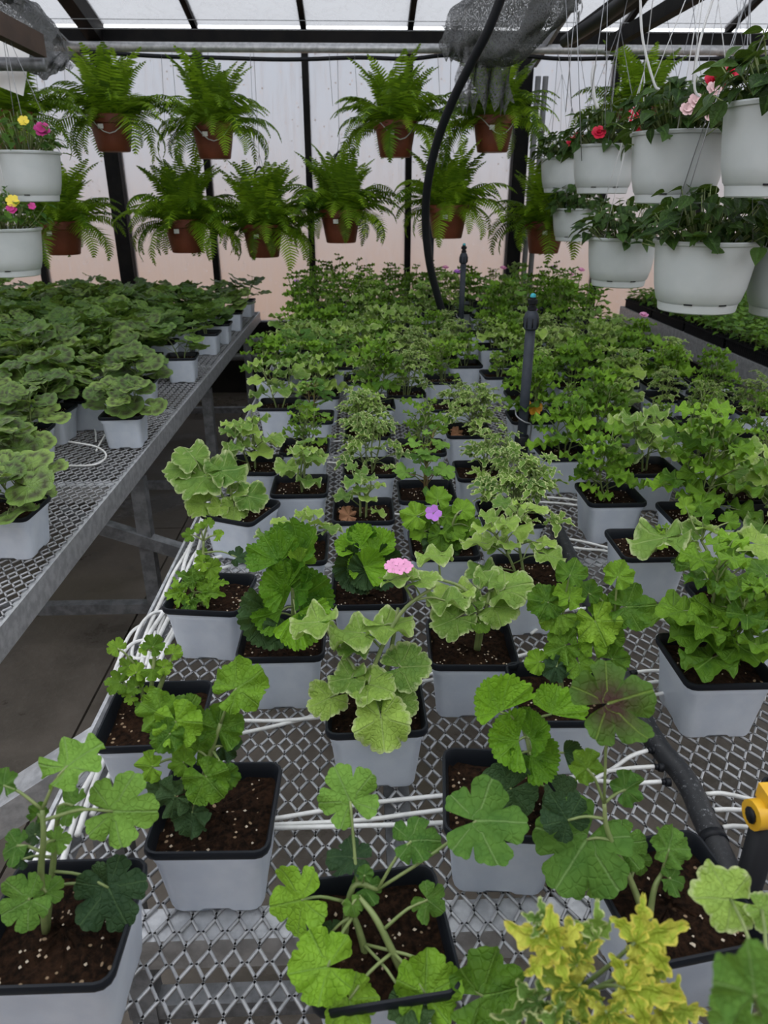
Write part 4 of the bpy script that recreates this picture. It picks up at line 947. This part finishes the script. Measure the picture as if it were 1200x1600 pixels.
heads = [((1018,1172), [(985,1182,.010),(956,1202,.002),(915,1225,0)], 0), ((1030,1199), [(990,1200,.012),(940,1206,.002),(890,1215,0)], 0), ((1041,1222), [(980,1224,.012),(930,1220,.002),(880,1222,0)], 0),
         ((1095,1243), [(1130,1240,.014),(1178,1250,.002),(1240,1262,0)], 1), ((1108,1268), [(1140,1265,.014),(1185,1268,.002),(1240,1280,0)], 1), ((1122,1296), [(1150,1291,.012),(1190,1296,.002),(1240,1310,0)], 1),
         ((990,1052), [(1020,1048,.012),(1055,1050,.002),(1100,1058,0)], 1), ((1002,1070), [(1030,1065,.012),(1060,1068,.002),(1100,1075,0)], 1), ((1010,1090), [(1040,1083,.012),(1065,1086,.002),(1110,1100,0)], 1),
         ((880,842), [(910,846,.010),(950,856,.002),(990,868,0)], 1), ((888,856), [(915,858,.010),(950,862,.002),(985,880,0)], 1), ((938,940), [(975,945,.010),(1025,956,.002),(1080,972,0)], 1), ((945,950), [(985,958,.010),(1035,968,.002),(1080,985,0)], 1),
         ((925,950), [(880,955,.010),(850,975,.002),(830,990,0)], 0), ((872,850), [(850,856,.010),(820,862,.002),(780,866,0)], 0)]
DT = 'thin white drip tube lying across the mesh between the pots'
DH = 'thin white drip tube plugged into the dusty black header pipe'
def drip(pts, label, group, r=.0034):
    tag(put('drip_tube', MB().tube(curve(pts, 5), r, n=7).mesh('drip_tube'), M['tube_white']), label, 'tube', group)
TL = ['uppermost of three white drip tubes crossing between the two front pots', 'middle of three white drip tubes crossing between the two front pots', 'lowest of three white drip tubes crossing between the two front pots', 'longer white drip tube left of the pink-flowered geranium pot', 'shorter white drip tube left of the pink-flowered geranium pot', 'upper short white drip tube right of the pink-flowered geranium pot', 'lower short white drip tube right of the pink-flowered geranium pot', 'white drip tube in front of the pot with overhanging pale leaves', 'nearer white drip tube right of the lacy cream geranium', 'farther white drip tube right of the lacy cream geranium', 'white drip tube under the purple-flowered geranium, on its right', 'white drip tube behind the purple-flowered geranium, on its left', 'nearer short white drip tube in the lane left of centre', 'farther short white drip tube in the lane left of centre']
for t, lb in zip(tubes, TL): drip([on(a, b, ZT+h) for a, b, h in t], lb, 'drip tubes lying between the pots')
HL = ['%s of three white drip tubes leaving the header pipe leftwards by the dark-centred leaf' % w for w in ('topmost', 'middle', 'lowest')] + ['%s of three white drip tubes leaving the header pipe towards the yellow valve' % w for w in ('topmost', 'middle', 'lowest')] + ['%s of three white drip tubes between header pipe and the large right pot' % w for w in ('topmost', 'middle', 'lowest')] + ['upper white drip tube at the far end of the header pipe, right side', 'lower white drip tube at the far end of the header pipe, right side', 'upper white drip tube passing below the pot of bare soil', 'lower white drip tube passing below the pot of bare soil', 'white drip tube leaving the header pipe leftwards behind the bushy ruffled geranium', 'white drip tube leaving the far end of the header pipe leftwards']
for ((gx, gy), t, sd), DH in zip(heads, HL):
    g0 = on(gx, gy, BENCH+.024); nx = on(t[0][0], t[0][1], BENCH+.02)
    d = nx - g0; d[2] = .004; grommet(g0 - d.normalized()*.006, d)
    drip([g0 + d.normalized()*.008] + [on(a, b, ZT+.008+h) for a, b, h in t], DH, 'drip tubes on the header pipe')
# bundle of white tubes along the left edge of the middle bench
rt = random.Random(8)
for k in range(6):
    pts = []; yy = .62 + .04*k
    while yy < 2.1 - .12*k:
        pts.append((MX0 + .018 + .011*k + rt.uniform(-.008, .012), yy, ZT + .0035 + .006*(k % 2) + rt.uniform(0, .003))); yy += .11
    pts.append((pts[-1][0]+.06, pts[-1][1]+.06, ZT)); drip(pts, 'white drip tube in the bundle along the left edge of the middle bench', 'tube bundle along the bench edge', .0045)
for k, (px, py) in enumerate(((205, 1040), (235, 990), (215, 1010))):
    c = on(px, py, ZT+.012); pts = [c + Vector((.045*math.cos(a)*.6, .09*math.sin(a), .004*math.sin(3*a))) for a in [i*.6+k for i in range(9)]]
    drip(pts, 'white drip tube loop curled at the left edge of the middle bench', 'tube loops at the bench edge')
# tubes on the left bench, arching out of the pots
for t in ([(212,640,.10),(180,658,.075),(158,690,.012),(150,705,0)], [(107,690,.05),(150,698,.03),(166,712,.006),(148,726,0),(100,728,0)], [(110,606,.11),(128,612,.10),(142,630,.06),(150,660,0)], [(25,730,.10),(40,736,.10),(47,756,.06),(50,790,0)],
          [(305,530,.11),(316,532,.11),(312,546,.05),(300,556,0)], [(345,487,.11),(356,486,.12),(362,484,.12),(366,480,.11)], [(372,473,.11),(378,468,.12),(382,466,.13)], [(115,650,0),(135,660,0),(148,672,0),(150,690,.004)]):
    drip([on(a, b, ZT+h) for a, b, h in t], 'thin white drip tube arching over the mesh of the left bench', 'drip tubes on the left bench')

def riser(px, pyb, pyt, label):
    b = on(px, pyb, BENCH); Y = b[1]; b[2] = BENCH - .1
    top = at(px, pyt, Y)[2] - b[2]; o = thing('sprinkler_riser', label, 'sprinkler', b)
    put('pipe', MB().tube([(0,0,0), (0,0,top-.075)], .0165, n=14).mesh('riser_pipe'), M['riser'], o)
    put('base_socket', MB().lathe([(.021, .09), (.024, .095), (.024, .17), (.019, .175)], 16, True, True).mesh('base_socket'), M['poly_black'], o)
    put('adapter', MB().lathe([(.018, top-.105), (.023, top-.10), (.0235, top-.065), (.021, top-.055), (.014, top-.045)], 18, True, True).mesh('adapter', True, 40), M['riser'], o)
    for k in range(8):
        a = 6.283*k/8; c = Vector((.0235*math.cos(a), .0235*math.sin(a), top-.082))
        put('rib', MB().tube([c - Vector((0,0,.015)), c + Vector((0,0,.015))], .0022, n=4).mesh('rib'), M['poly_black'], o)
    h = put('nozzle_head', MB().lathe([(.010, top-.046), (.015, top-.043), (.015, top-.034), (.011, top-.032), (.011, top-.026), (.016, top-.024), (.0165, top-.012), (.010, top-.010), (.010, top-.004)], 14, True, True).mesh('nozzle_head', True, 30), M['poly_black'], o)
    put('nozzle', MB().lathe([(.009, top-.008), (.009, top+.002), (.006, top+.006), (.003, top+.007)], 12, True, True).mesh('nozzle', True, 40), M['teal'], h)
    w = [Vector((.03*math.cos(a), .03*math.sin(a)-.004, .26-.015*i)) for i, a in enumerate([2.6, 3.6, 4.6, 5.6])] + [Vector((.028, .0, .16)), Vector((.03, -.005, .10))]
    put('wire_tie', MB().tube(curve(w, 4), .0028, n=5).mesh('wire_tie'), M['wire'], o)
riser(813, 712, 462, 'dark grey sprinkler riser with teal nozzle standing among the middle pots')
riser(719, 532, 382, 'farther dark grey sprinkler riser standing behind the curved black hose')
o = thing('support_post', 'thin dark post behind the curved black hose near the glazed wall', 'post', (at(672, 470, 5.2)[0], 5.2, BENCH))
put('post', MB().tube([(0,0,0), (0,0,.75)], .016, n=10).mesh('post'), M['riser'], o)

hz = [(796,-40,3.55),(766,40,3.62),(738,95,3.7),(706,160,3.8),(682,225,3.9),(668,290,3.98),(665,350,4.05),(671,410,4.1),(683,460,4.14),(697,505,4.17),(713,548,4.19)]
pts = [at(*q) for q in hz]; pts.append(Vector((pts[-1][0]+.02, pts[-1][1], BENCH-.1)))
tag(put('curved_hose', MB().tube(curve(pts, 5), .021, n=12).mesh('curved_hose'), M['poly_black']), 'thick black water hose curving down from the roof into the middle bench', 'hose')

# yellow ball valve at the right edge
vb = on(1196, 1470, BENCH); vt = at(1202, 1268, vb[1]); vb[0] = vt[0]
o = thing('ball_valve', 'yellow plastic valve on a black standpipe at the right picture edge', 'valve', vb)
hz_ = vt[2] - BENCH
put('standpipe', MB().tube([(0,0,-.1), (0,0,hz_-.012)], .015, n=12).mesh('standpipe'), M['poly_black'], o)
put('valve_body', MB().tube([(-.022, -.004, hz_), (.045, .004, hz_)], .0165, n=14).mesh('valve_body', True, 40), M['yellow'], o)
put('handle', MB().box((-.012, -.010, hz_+.012), (.05, .012, hz_+.030)).mesh('handle', False), M['yellow'], o)
put('end_cap', MB().tube([(-.024, -.004, hz_), (-.0215, -.004, hz_)], .009, n=10).mesh('end_cap'), M['poly_black'], o)

# ------------------------------------------------------------------ hanging ferns
def frond_mesh(seed):
    r = random.Random(seed*13+2); n = 26
    e0 = [1.45, 1.25, 1.05, .8, .5, .1][seed % 6] + r.uniform(-.1, .1); bend = r.uniform(1.0, 1.5) if seed % 6 > 1 else .6
    P = [Vector((0,0,0))]; 
    for i in range(n):
        a = e0 - bend*1.7*(i/n)**1.6; P.append(P[-1] + Vector((math.cos(a), 0, math.sin(a)))/n)
    V = []; Fc = []; E = []; Fn = []; R_ = []
    tw = r.uniform(-.35, .35)
    for i in range(2, n):
        d = (P[i+1]-P[i-1]).normalized(); nn = Vector((-d[2], 0, d[0])); t = i/n
        ln = .235*math.sin(math.pi*(.10+.90*t)**.75)**.8*(1.05-.25*t) + .012
        for sgn in (-1, 1):
            s = Vector((0, sgn, 0)); s = (s*math.cos(tw) + nn*math.sin(tw)*sgn).normalized()
            dr = (s + d*.30 + nn*r.uniform(-.30, .05) - Vector((0,0,.12))).normalized(); w = .62/n
            b = P[i]; o = len(V)
            q = dr.lerp(Vector((0,0,-1)), .15)
            V += [b - d*w*.55, b + d*w*.55, b + dr*ln*.5 + d*w*.62 + nn*.004, b + dr*ln*.5 - d*w*.5 - nn*.004, b + dr*ln*.62 + q*ln*.38 + d*w*.25]
            E += [0, .2, .5, .5, 1]; Fn += [.5]*5; R_ += [r.random()*.3]*5
            Fc += [(o, o+1, o+2, o+3), (o+3, o+2, o+4)]
    mb = MB().tube(P, .006, .0025, 4); o = len(V)
    V += [Vector(v) for v in mb.v]; Fc += [tuple(i+o for i in f) for f in mb.f]; E += [0]*len(mb.v); Fn += [.5]*len(mb.v); R_ += [.1]*len(mb.v)
    V = np.array([tuple(v) for v in V]); me = mesh_from('frond', V, Fc, E, Fn, R_, V[:, :2]*.5+.5); me.materials.append(LM['fern']); return me
FROND = [frond_mesh(s) for s in range(12)]
def round_pot(r0, r1, h, lip, grooves=False):
    prof = [(r0*.96, 0), (r0, .004)] + [(r0 + (r1-r0)*t, h*t) for t in (.3, .6, .8)] + [(r1-.004, h-lip), (r1+.004, h-lip+.002), (r1+.006, h-.004), (r1+.003, h), (r1-.004, h-.001), (r1-.008, h-.03), (r0, h*.4)]
    return MB().lathe(prof, 36, True, False)
TERRA = round_pot(.098, .134, .205, .05).mesh('fern_pot', True, 35); TERRA.materials.append(M['terracotta'])
TSOIL = MB().lathe([(.126, .18), (.08, .186), (.03, .188)], 24, False, True).mesh('fern_soil'); TSOIL.materials.append(M['soil'])
LABEL_TAG = MB().box((-.016, -.001, -.013), (.016, .001, .013)).mesh('pot_tag', False); LABEL_TAG.materials.append(M['tag_white'])
def hanger(o, R0, h, top, n=3, apex=.30, mat='wire', r=.0016, a0=.4, dx=0, dy=0):
    ap = Vector((dx*.6, dy*.6, min(h+apex, top-.04)))
    for k in range(n):
        a = a0 + 6.283*k/n
        put('hanger_wire', MB().tube([(R0*math.cos(a), R0*math.sin(a), h-.006), tuple(ap)], r, n=4).mesh('hanger_wire'), M[mat], o)
    put('hook', MB().tube(curve([ap, ap.lerp(Vector((dx, dy, top)), .5), Vector((dx, dy, top-.01)), Vector((dx+.012, dy, top+.02)), Vector((dx+.026, dy, top+.004))], 4), r*1.2, n=5).mesh('hook'), M[mat], o)
ferns = [(172,180,5.2,'upper left'), (332,192,5.2,'a'), (618,190,5.2,'b'), (772,182,5.2,'c'), (288,342,5.12,'d'), (410,350,5.15,'e'), (532,327,5.15,'f'), (700,320,5.15,'g'), (853,345,5.2,'h'), (93,345,5.1,'i'), (1000,170,5.2,'j'), (12,175,4.6,'k')]
flab = ['leftmost upper hanging fern in terracotta pot beside the left black post', 'second upper hanging fern in terracotta pot, right of the left black post', 'upper hanging fern in terracotta pot left of the curved black hose', 'upper hanging fern in terracotta pot between hose and right black post',
        'lower hanging fern with dark pot nearly hidden by fronds, left of centre', 'lower hanging fern between the dark-potted fern and the centre mullion', 'lower hanging fern in terracotta pot right of the centre mullion', 'lower hanging fern in terracotta pot behind the curved black hose',
        'lower hanging fern half hidden behind the white baskets on the right', 'lower hanging fern beside the lower left white basket', 'hanging fern showing only fronds above the right white baskets', 'hanging fern above the upper left white basket']
dens = [68, 72, 80, 72, 92, 86, 78, 58, 58, 70, 58, 58]
for i, (px, py, Y, _) in enumerate(ferns):
    p = at(px, py, Y); rr = random.Random(70+i); p[2] -= .205
    o = thing('hanging_fern', flab[i], 'fern', p, rr.uniform(0, 6.28), 'ferns hung along the glazed wall')
    tp_ = put('pot', TERRA, None, o); put('soil', TSOIL, None, o)
    for k in range(dens[i]):
        az = k*2.4 + rr.uniform(-.4, .4); v = int((k/dens[i])*6) % 6 + 6*rr.randrange(2)
        q = .03 + .07*(k/dens[i]); L = rr.uniform(.30, .46)*(1.05 if v % 6 < 2 else 1.0)
        put('frond', FROND[v], None, o, Matrix.Translation((q*math.cos(az), q*math.sin(az), .185)) @ Matrix.Rotation(az, 4, 'Z') @ Matrix.Scale(L, 4))
    rz = o.rotation_euler[2]; c = Matrix.Rotation(-rz, 4, 'Z')
    put('pot_tag', LABEL_TAG, None, tp_, c @ Matrix.Translation((-.03, -.126, .135)))
    dv = c @ Vector((0, PIPE_Y - p[1], 0)); hanger(o, .134, .2, PIPE_Z - p[2] - .02, 3, .42, 'wire', .0015, rr.uniform(0, 2), dv[0], dv[1])
    if i in (5, 6):
        hk = [Vector((-.02, 0, .44)), Vector((-.03, 0, .50)), Vector((.0, 0, .545)), Vector((.03, 0, .52)), Vector((.028, 0, .49))]
        put('plastic_hook', MB().tube(curve([c @ q for q in hk], 4), .007, n=7).mesh('plastic_hook'), M['poly_black'], o)
    if i in (0, 1, 2, 3):
        hk = [Vector((.134*math.cos(a), .134*math.sin(a)-.0, .19 - .10*math.sin((a+1.2)/2.4*math.pi)**2)) for a in [-1.2 + .24*k for k in range(11)]]
        put('pot_loop', MB().tube([c @ Matrix.Rotation(-1.4, 4, 'Z') @ (q*1.06) for q in hk], .0028, n=5).mesh('pot_loop'), M['wire_white'], o)

# ------------------------------------------------------------------ white hanging baskets
def basket_mesh(spiral):
    mb = MB(); n = 48; prof = [(.116, .028), (.121, .033), (.131, .07), (.138, .12), (.1425, .165), (.145, .190), (.151, .192), (.153, .199), (.150, .203), (.143, .201), (.138, .16)]
    rings = []
    for r, z in prof:
        rg = []
        for j in range(n):
            a = 6.283*j/n; rr_ = r - (.0035*max(0, math.cos(8*a + z*22))**6 if spiral and .03 < z < .185 else 0)
            rg.append((rr_*math.cos(a), rr_*math.sin(a), z))
        rings.append(rg)
    return mb.rings(rings, True, False).mesh('basket', True, 35)
BASK = [basket_mesh(False), basket_mesh(True)]
for b in BASK: b.materials.append(M['basket_white'])
SAUC = MB().lathe([(.108, 0), (.112, .003), (.1155, .026), (.118, .0285), (.107, .028)], 40, True, True).mesh('saucer', True, 35); SAUC.materials.append(M['basket_white'])
BSOIL = MB().lathe([(.139, .170), (.08, .18), (.03, .182)], 24, False, True).mesh('basket_soil'); BSOIL.materials.append(M['soil'])
SLOT = MB().box((-.012, -.002, -.002), (.012, .002, .002)).mesh('slot', False); SLOT.materials.append(M['poly_black'])
baskets = [  # px, py of rim, Y, spiral, leaf kind, leaf count, flowers, label
 (1105, 376, 2.25, 0, 'impat', 210, [], 'large white hanging basket, lower row, second from the right edge', 1.0),
 (974, 371, 3.31, 0, 'impat', 210, [], 'white hanging basket, lower row, left of the largest lower basket', 1.0),
 (899, 326, 4.75, 1, 'impat', 170, [], 'small spiral-grooved white basket, farthest of the lower right row', .92),
 (1065, 208, 2.48, 0, 'impat', 220, [((.02, -.10, .31), .026, 'red_petal', 3), ((.06, -.09, .33), .022, 'red_petal', 3), ((-.04, -.14, .255), .018, 'pink_petal', 2), ((-.0, -.145, .225), .022, 'pink_petal', 2), ((-.06, -.14, .235), .016, 'pink_petal', 2), ((.0, -.14, .285), .017, 'pink_petal', 2)], 'large white hanging basket with crimson and pale pink flowers', 1.0),
 (948, 228, 3.65, 0, 'impat', 210, [((.05, -.12, .29), .026, 'red_petal', 3), ((.08, -.11, .26), .024, 'red_petal', 3), ((.07, -.13, .235), .018, 'red_petal', 2), ((.07, -.09, .31), .02, 'red_petal', 2), ((-.08, -.12, .23), .024, 'red_petal', 3)], 'white hanging basket with a column of red flowers, upper right row', 1.0),
 (882, 248, 4.85, 0, 'impat', 180, [((.0, -.12, .27), .03, 'red_petal', 3), ((.03, -.12, .30), .026, 'red_petal', 3)], 'farthest white hanging basket of the upper right row, with red flowers', .95),
 (1238, 162, 1.98, 0, 'impat', 220, [((-.10, -.06, .38), .024, 'red_petal', 3)], 'tall white hanging basket cut by the upper right picture edge', 1.05),
 (1254, 386, 2.28, 1, 'impat', 210, [], 'spiral-grooved white hanging basket cut by the right picture edge', 1.0),
 (38, 238, 3.6, 0, 'daisy', 180, [((.11, -.06, .27), .026, 'magenta_petal', 2), ((-.06, -.08, .33), .024, 'magenta_petal', 2), ((.06, -.09, .30), .018, 'yellow_petal', 1)], 'upper left white hanging basket with magenta and yellow flowers', 1.0),
 (8, 357, 3.51, 0, 'daisy', 180, [((.09, -.08, .30), .022, 'yellow_petal', 1), ((.085, -.09, .27), .018, 'magenta_petal', 2), ((.14, -.04, .28), .013, 'magenta_petal', 1)], 'lower left white hanging basket with small yellow flower', 1.0),
]
RAIL_Z = CAM[2] + .70
for i, (px, py, Y, sp_, kd, nl, fls, lab, sc) in enumerate(baskets):
    p = at(px, py, Y); p[2] -= .2*sc; rr = random.Random(170+i)
    o = thing('hanging_basket', lab, 'hanging basket', p, 0, 'white hanging baskets'); o.scale = (sc, sc, sc)
    put('basket', BASK[sp_], None, o); sc_ = put('saucer', SAUC, None, o); put('soil', BSOIL, None, o)
    for a in (-2.2, -1.35): put('slot', SLOT, None, sc_, Matrix.Rotation(a + math.pi/2, 4, 'Z') @ Matrix.Translation((0, -.1165, .028)))
    S = []
    for k in range(nl):
        nl_ = nl; t = k/nl; az = k*2.4 + rr.uniform(-.3, .3); R0 = .185*math.sqrt(t)*rr.uniform(.8, 1.12); z = .200 + (.03 + .105*math.sqrt(max(0, 1-t*t)))*rr.uniform(.15, 1.15) - .035*max(0, t-.75)/.25*rr.uniform(0, 1.6)
        if kd == 'daisy': z += .02*rr.random()
        P_ = Vector((R0*math.cos(az), R0*math.sin(az), z)); oo = Vector((math.cos(az), math.sin(az), 0))
        dd = oo + Vector((rr.uniform(-.7, .7), rr.uniform(-.7, .7), rr.uniform(-.7, .2))); nn = Vector((rr.uniform(-.5, .5), rr.uniform(-.5, .5), 1)) + oo*.3*t
        shp = 'ovate' if kd == 'impat' else 'cutleaf'; s_ = rr.uniform(.040, .064) if kd == 'impat' else rr.uniform(.035, .055)
        put('leaf', leaf_mesh(shp, kd, rr.randrange(4)), None, o, frame(P_, dd, nn, s_))
        if k % 2 == 0: S.append(([Vector((R0*.4*math.cos(az), R0*.4*math.sin(az), .175)), Vector((R0*.75*math.cos(az), R0*.75*math.sin(az), .16 + (z-.16)*.6)), P_], .0026, .0016))
    put('stem', stem_mesh(S, 4), M['stem'], o)
    for q, s_, mt, ly in fls: flower(o, (q[0]*1.12, q[1]*1.28, q[2]+.012), s_*1.25, mt, 6, ly, 1, (q[0]*2, -1, .6))
    tz = (RAIL_Z if i not in (2, 5) else PIPE_Z) - p[2]
    hanger(o, .15, .2, tz/sc, 4, .5 if i in (3, 4, 5, 6, 8) else .62, 'wire_white' if i % 2 else 'wire', .0014, .5 + .2*i, 0, (PIPE_Y - p[1])/sc if i in (2, 5) else 0)
# rails that carry the baskets
pe = at(893, 62, 4.25)
o = thing('basket_rail', 'thick black wrapped rail above the right white baskets, hung from a chain', 'rail', pe)
put('rail', MB().beam((0,0,0), (.02, -3.6, .0), .05, .07).mesh('rail', False), M['black_metal'], o)
put('rolled_net', MB().tube(curve([(-.035, -.02, -.01), (-.03, -.7, -.02), (-.04, -1.5, -.01), (-.035, -3.5, -.015)], 5), .03, n=10).mesh('rolled_net'), M['poly_black'], o)
for k in range(9):
    c = Vector((0, -.10, .07 + .045*k)); ax = Vector((.013, 0, 0)) if k % 2 else Vector((0, .013, 0))
    put('chain_link', MB().tube([c + ax*math.cos(a) + Vector((0,0,.03*math.sin(a))) for a in [6.283*j/10 for j in range(11)]], .0035, n=5).mesh('chain_link'), M['galv'], o)
pl = at(62, 72, 3.9)
o = thing('basket_rail', 'brown timber rail above the left white baskets', 'rail', pl)
put('rail', MB().beam((0,0,0), (-.12, -2.6, .10), .05, .09).mesh('rail', False), M['brown_wood'], o)
put('pipe', MB().tube([(.0, .02, -.07), (-.5, -.02, -.07)], .028, n=10).mesh('rail_pipe'), M['galv_dull'], o)
o = thing('basket_rail', 'black rail above the baskets at the right picture edge', 'rail', (1.30, 4.3, RAIL_Z))
put('rail', MB().beam((0,0,0), (0, -3.6, 0), .045, .06).mesh('rail', False), M['black_metal'], o)
# white wire hoops hanging by the right baskets
for k, (pts, lab) in enumerate((([(1120,-20),(1095,60),(1085,130),(1095,152),(1125,150)], 'white bent wire hook in front of the crimson flowers'), ([(1000,-20),(1004,60),(1022,130),(1030,140)], 'grey bent wire hook left of the crimson flowers'), ([(930,100),(926,118),(928,150),(934,170)], 'pale plastic hanger tag among the upper right wires'))):
    tag(put('wire_hook', MB().tube(curve([at(a, b, 2.3 if k < 2 else 3.4) for a, b in pts], 5), .0036 if k < 2 else .008, n=6).mesh('wire_hook'), M['wire_white']), lab, 'hook')
rw = random.Random(31)
for k in range(16):
    px = rw.uniform(880, 1190); Yk = rw.uniform(2.4, 5.0); a = at(px, rw.uniform(120, 260), Yk); b = at(px + rw.uniform(-50, 50), -30, Yk)
    tag(put('hanger_line', MB().tube([a, a.lerp(b, .5), b], .0013, n=4).mesh('hanger_line'), M['wire']), 'thin grey hanger line above the right white baskets', 'wire', 'loose hanger lines')
for k in range(9):
    px = (60, 105, 205, 258, 397, 520, 560, 690, 735)[k]; a = at(px, rw.uniform(150, 230), PIPE_Y - .04); b = at(px - 6, 84, PIPE_Y - .04)
    tag(put('hanger_line', MB().tube([a, b], .0014, n=4).mesh('hanger_line'), M['wire']), 'thin grey line dangling from the hanging pipe', 'wire', 'lines dangling from the pipe')

# ------------------------------------------------------------------ bundled shade nets
def net(name, label, path, Y, rad, tails, seed):
    r = random.Random(seed); V = []; Fc = []; U = []
    C = curve([at(px, py, Y + dy) for px, py, dy in path], 8); n = 26
    for i, c in enumerate(C):
        t = i/(len(C)-1); rr_ = rad*(.55 + .75*math.sin(math.pi*min(1, t*1.05))**.6)
        for j in range(n+1):
            a = 6.283*j/n
            q = rr_*(1 + .30*mnoise.noise(Vector((math.cos(a)*1.6, math.sin(a)*1.6, t*5 + seed))) + .16*math.sin(7*a + 9*t))
            V.append((c[0] + .25*q*math.cos(a), c[1] + q*.7*math.cos(a), c[2] + q*math.sin(a)*.9)); U.append((t*.9, j/n*.6))
    for i in range(len(C)-1):
        for j in range(n): a = i*(n+1)+j; Fc.append((a, a+1, a+n+2, a+n+1))
    o = len(V)
    for px0, px1, py0, py1 in tails:            # hanging fringe
        m, k = 20, 7; o = len(V)
        for i in range(m+1):
            for j in range(k+1):
                px = px0 + (px1-px0)*i/m + 5*math.sin(j*.9+i); ln = py0 + (py1-py0)*j/k*(.65 + .35*math.sin(i*1.3+seed)**2)
                P_ = at(px, ln, Y - .05 + .05*math.sin(i*1.1 + j*.3)); V.append(tuple(P_)); U.append((i/m*.25, j/k*.25))
        for i in range(m):
            for j in range(k): a = o+i*(k+1)+j; Fc.append((a, a+1, a+k+2, a+k+1))
    V = np.array(V); me = mesh_from(name, V, Fc, np.zeros(len(V)), np.zeros(len(V)), None, np.array(U))
    tag(put(name, me, M['net']), label, 'shade net')
net('shade_net', 'grey knitted shade net gathered below the roof above the right ferns', [(700,50,0), (735,48,0), (770,35,-.15), (810,18,-.3), (850,4,-.5), (905,-20,-.9)], 4.9, .17, [(715, 800, 70, 185), (690, 745, 40, 100)], 3)
net('shade_net', 'grey knitted shade net bunched in the upper left corner', [(-20,30,-.3), (20,45,-.2), (60,62,0), (95,80,.1)], 4.4, .14, [(40, 112, 80, 112)], 5)
tag(put('hanging_card', MB().box((-.07, -.002, -.10), (.07, .002, .10), Matrix.Translation(at(18, 105, 4.0)) @ Matrix.Rotation(.35, 4, 'Y')).mesh('hanging_card', False), M['tag_white']), 'grey-white card hanging below the upper left shade net', 'card')

# ------------------------------------------------------------------ seedling trays on the right bench
def tray_meshes():
    w, l, h = .28, .54, .062; mb = MB()
    mb.box((-w/2, -l/2, 0), (w/2, l/2, .006)); mb.box((-w/2-.006, -l/2-.006, h-.008), (-w/2+.004, l/2+.006, h)); mb.box((w/2-.004, -l/2-.006, h-.008), (w/2+.006, l/2+.006, h))
    mb.box((-w/2, -l/2-.006, h-.008), (w/2, -l/2+.004, h)); mb.box((-w/2, l/2-.004, h-.008), (w/2, l/2+.006, h))
    mb.box((-w/2+.01, -l/2+.01, .006), (w/2-.01, l/2-.01, .03))
    return mb.mesh('tray', False)
TRAY = tray_meshes(); TRAY.materials.append(M['tray_black'])
BARM = MB().box((-.0025, -.008, .006), (.0025, .008, .054)).mesh('side_bar', False); BARM.materials.append(M['tray_black'])
CELL = MB().rings([rsq(.040, .0, .006), rsq(.055, .062, .006), rsq(.052, .062, .006), rsq(.048, .04, .006)], True, False).mesh('cell_pot', True, 40); CELL.materials.append(M['tray_black'])
def seedlings(seed):
    r = random.Random(seed); it = []
    for i in range(5):
        for j in range(9):
            cx = -.112 + .056*i; cy = -.225 + .056*j
            for k in range(9):
                a = r.uniform(0, 6.28); h = r.uniform(.075, .15); q = r.uniform(.005, .03)
                P_ = Vector((cx + q*math.cos(a), cy + q*math.sin(a), h)); it.append(('ovate', r.randrange(4), frame(P_, (math.cos(a), math.sin(a), r.uniform(-.3, .7)), (r.uniform(-.3, .3), r.uniform(-.3, .3), 1), r.uniform(.028, .05))))
    me = joined('seedlings', it, r); me.materials.append(LM['seedl']); return me
def sstems(seed):
    r = random.Random(seed); mb = MB()
    for i in range(5):
        for j in range(9):
            for k in range(2):
                x = -.112 + .056*i + r.uniform(-.008, .008); yv = -.225 + .056*j + r.uniform(-.008, .008); mb.tube([(x, yv, .05), (x + r.uniform(-.01, .01), yv + r.uniform(-.01, .01), r.uniform(.10, .14))], .0014, n=3, cap=False)
    me = mb.mesh('seedling_stems'); me.materials.append(M['stem']); return me
SEED = [seedlings(s) for s in range(3)]; SST = sstems(1)
tl = 0
for c in range(3):
    for k in range(6):
        yv = 5.55 - .565*k; x = 2.245 + .31*c; tl += 1
        if yv - .27 < 2.2: continue
        o = thing('seedling_tray', 'black cell tray of green seedlings, %s from far end, %s column from the aisle' % (ORD[k+1], ORD[c+1]), 'seedling tray', (x, yv, BENCH + .001), 0, 'seedling trays on the right bench')
        put('tray', TRAY, None, o)
        for s_ in (-1,):
            for b in range(27): put('side_bar', BARM, None, o, Matrix.Translation((s_*.138, -.26 + .02*b, 0)))
        for j in range(9): put('cell_pot', CELL, None, o, Matrix.Translation((-.112, -.225 + .056*j, .012)))
        put('cell_block', MB().box((-.085, -.25, .03), (.138, .25, .066)).mesh('cell_block', False) if (c, k) == (0, 0) else bpy.data.meshes['cell_block'], M['soil'], o)
        put('seedlings', SEED[(c + k) % 3], None, o, kind='stuff'); put('stems', SST, None, o, kind='stuff')
#PART4
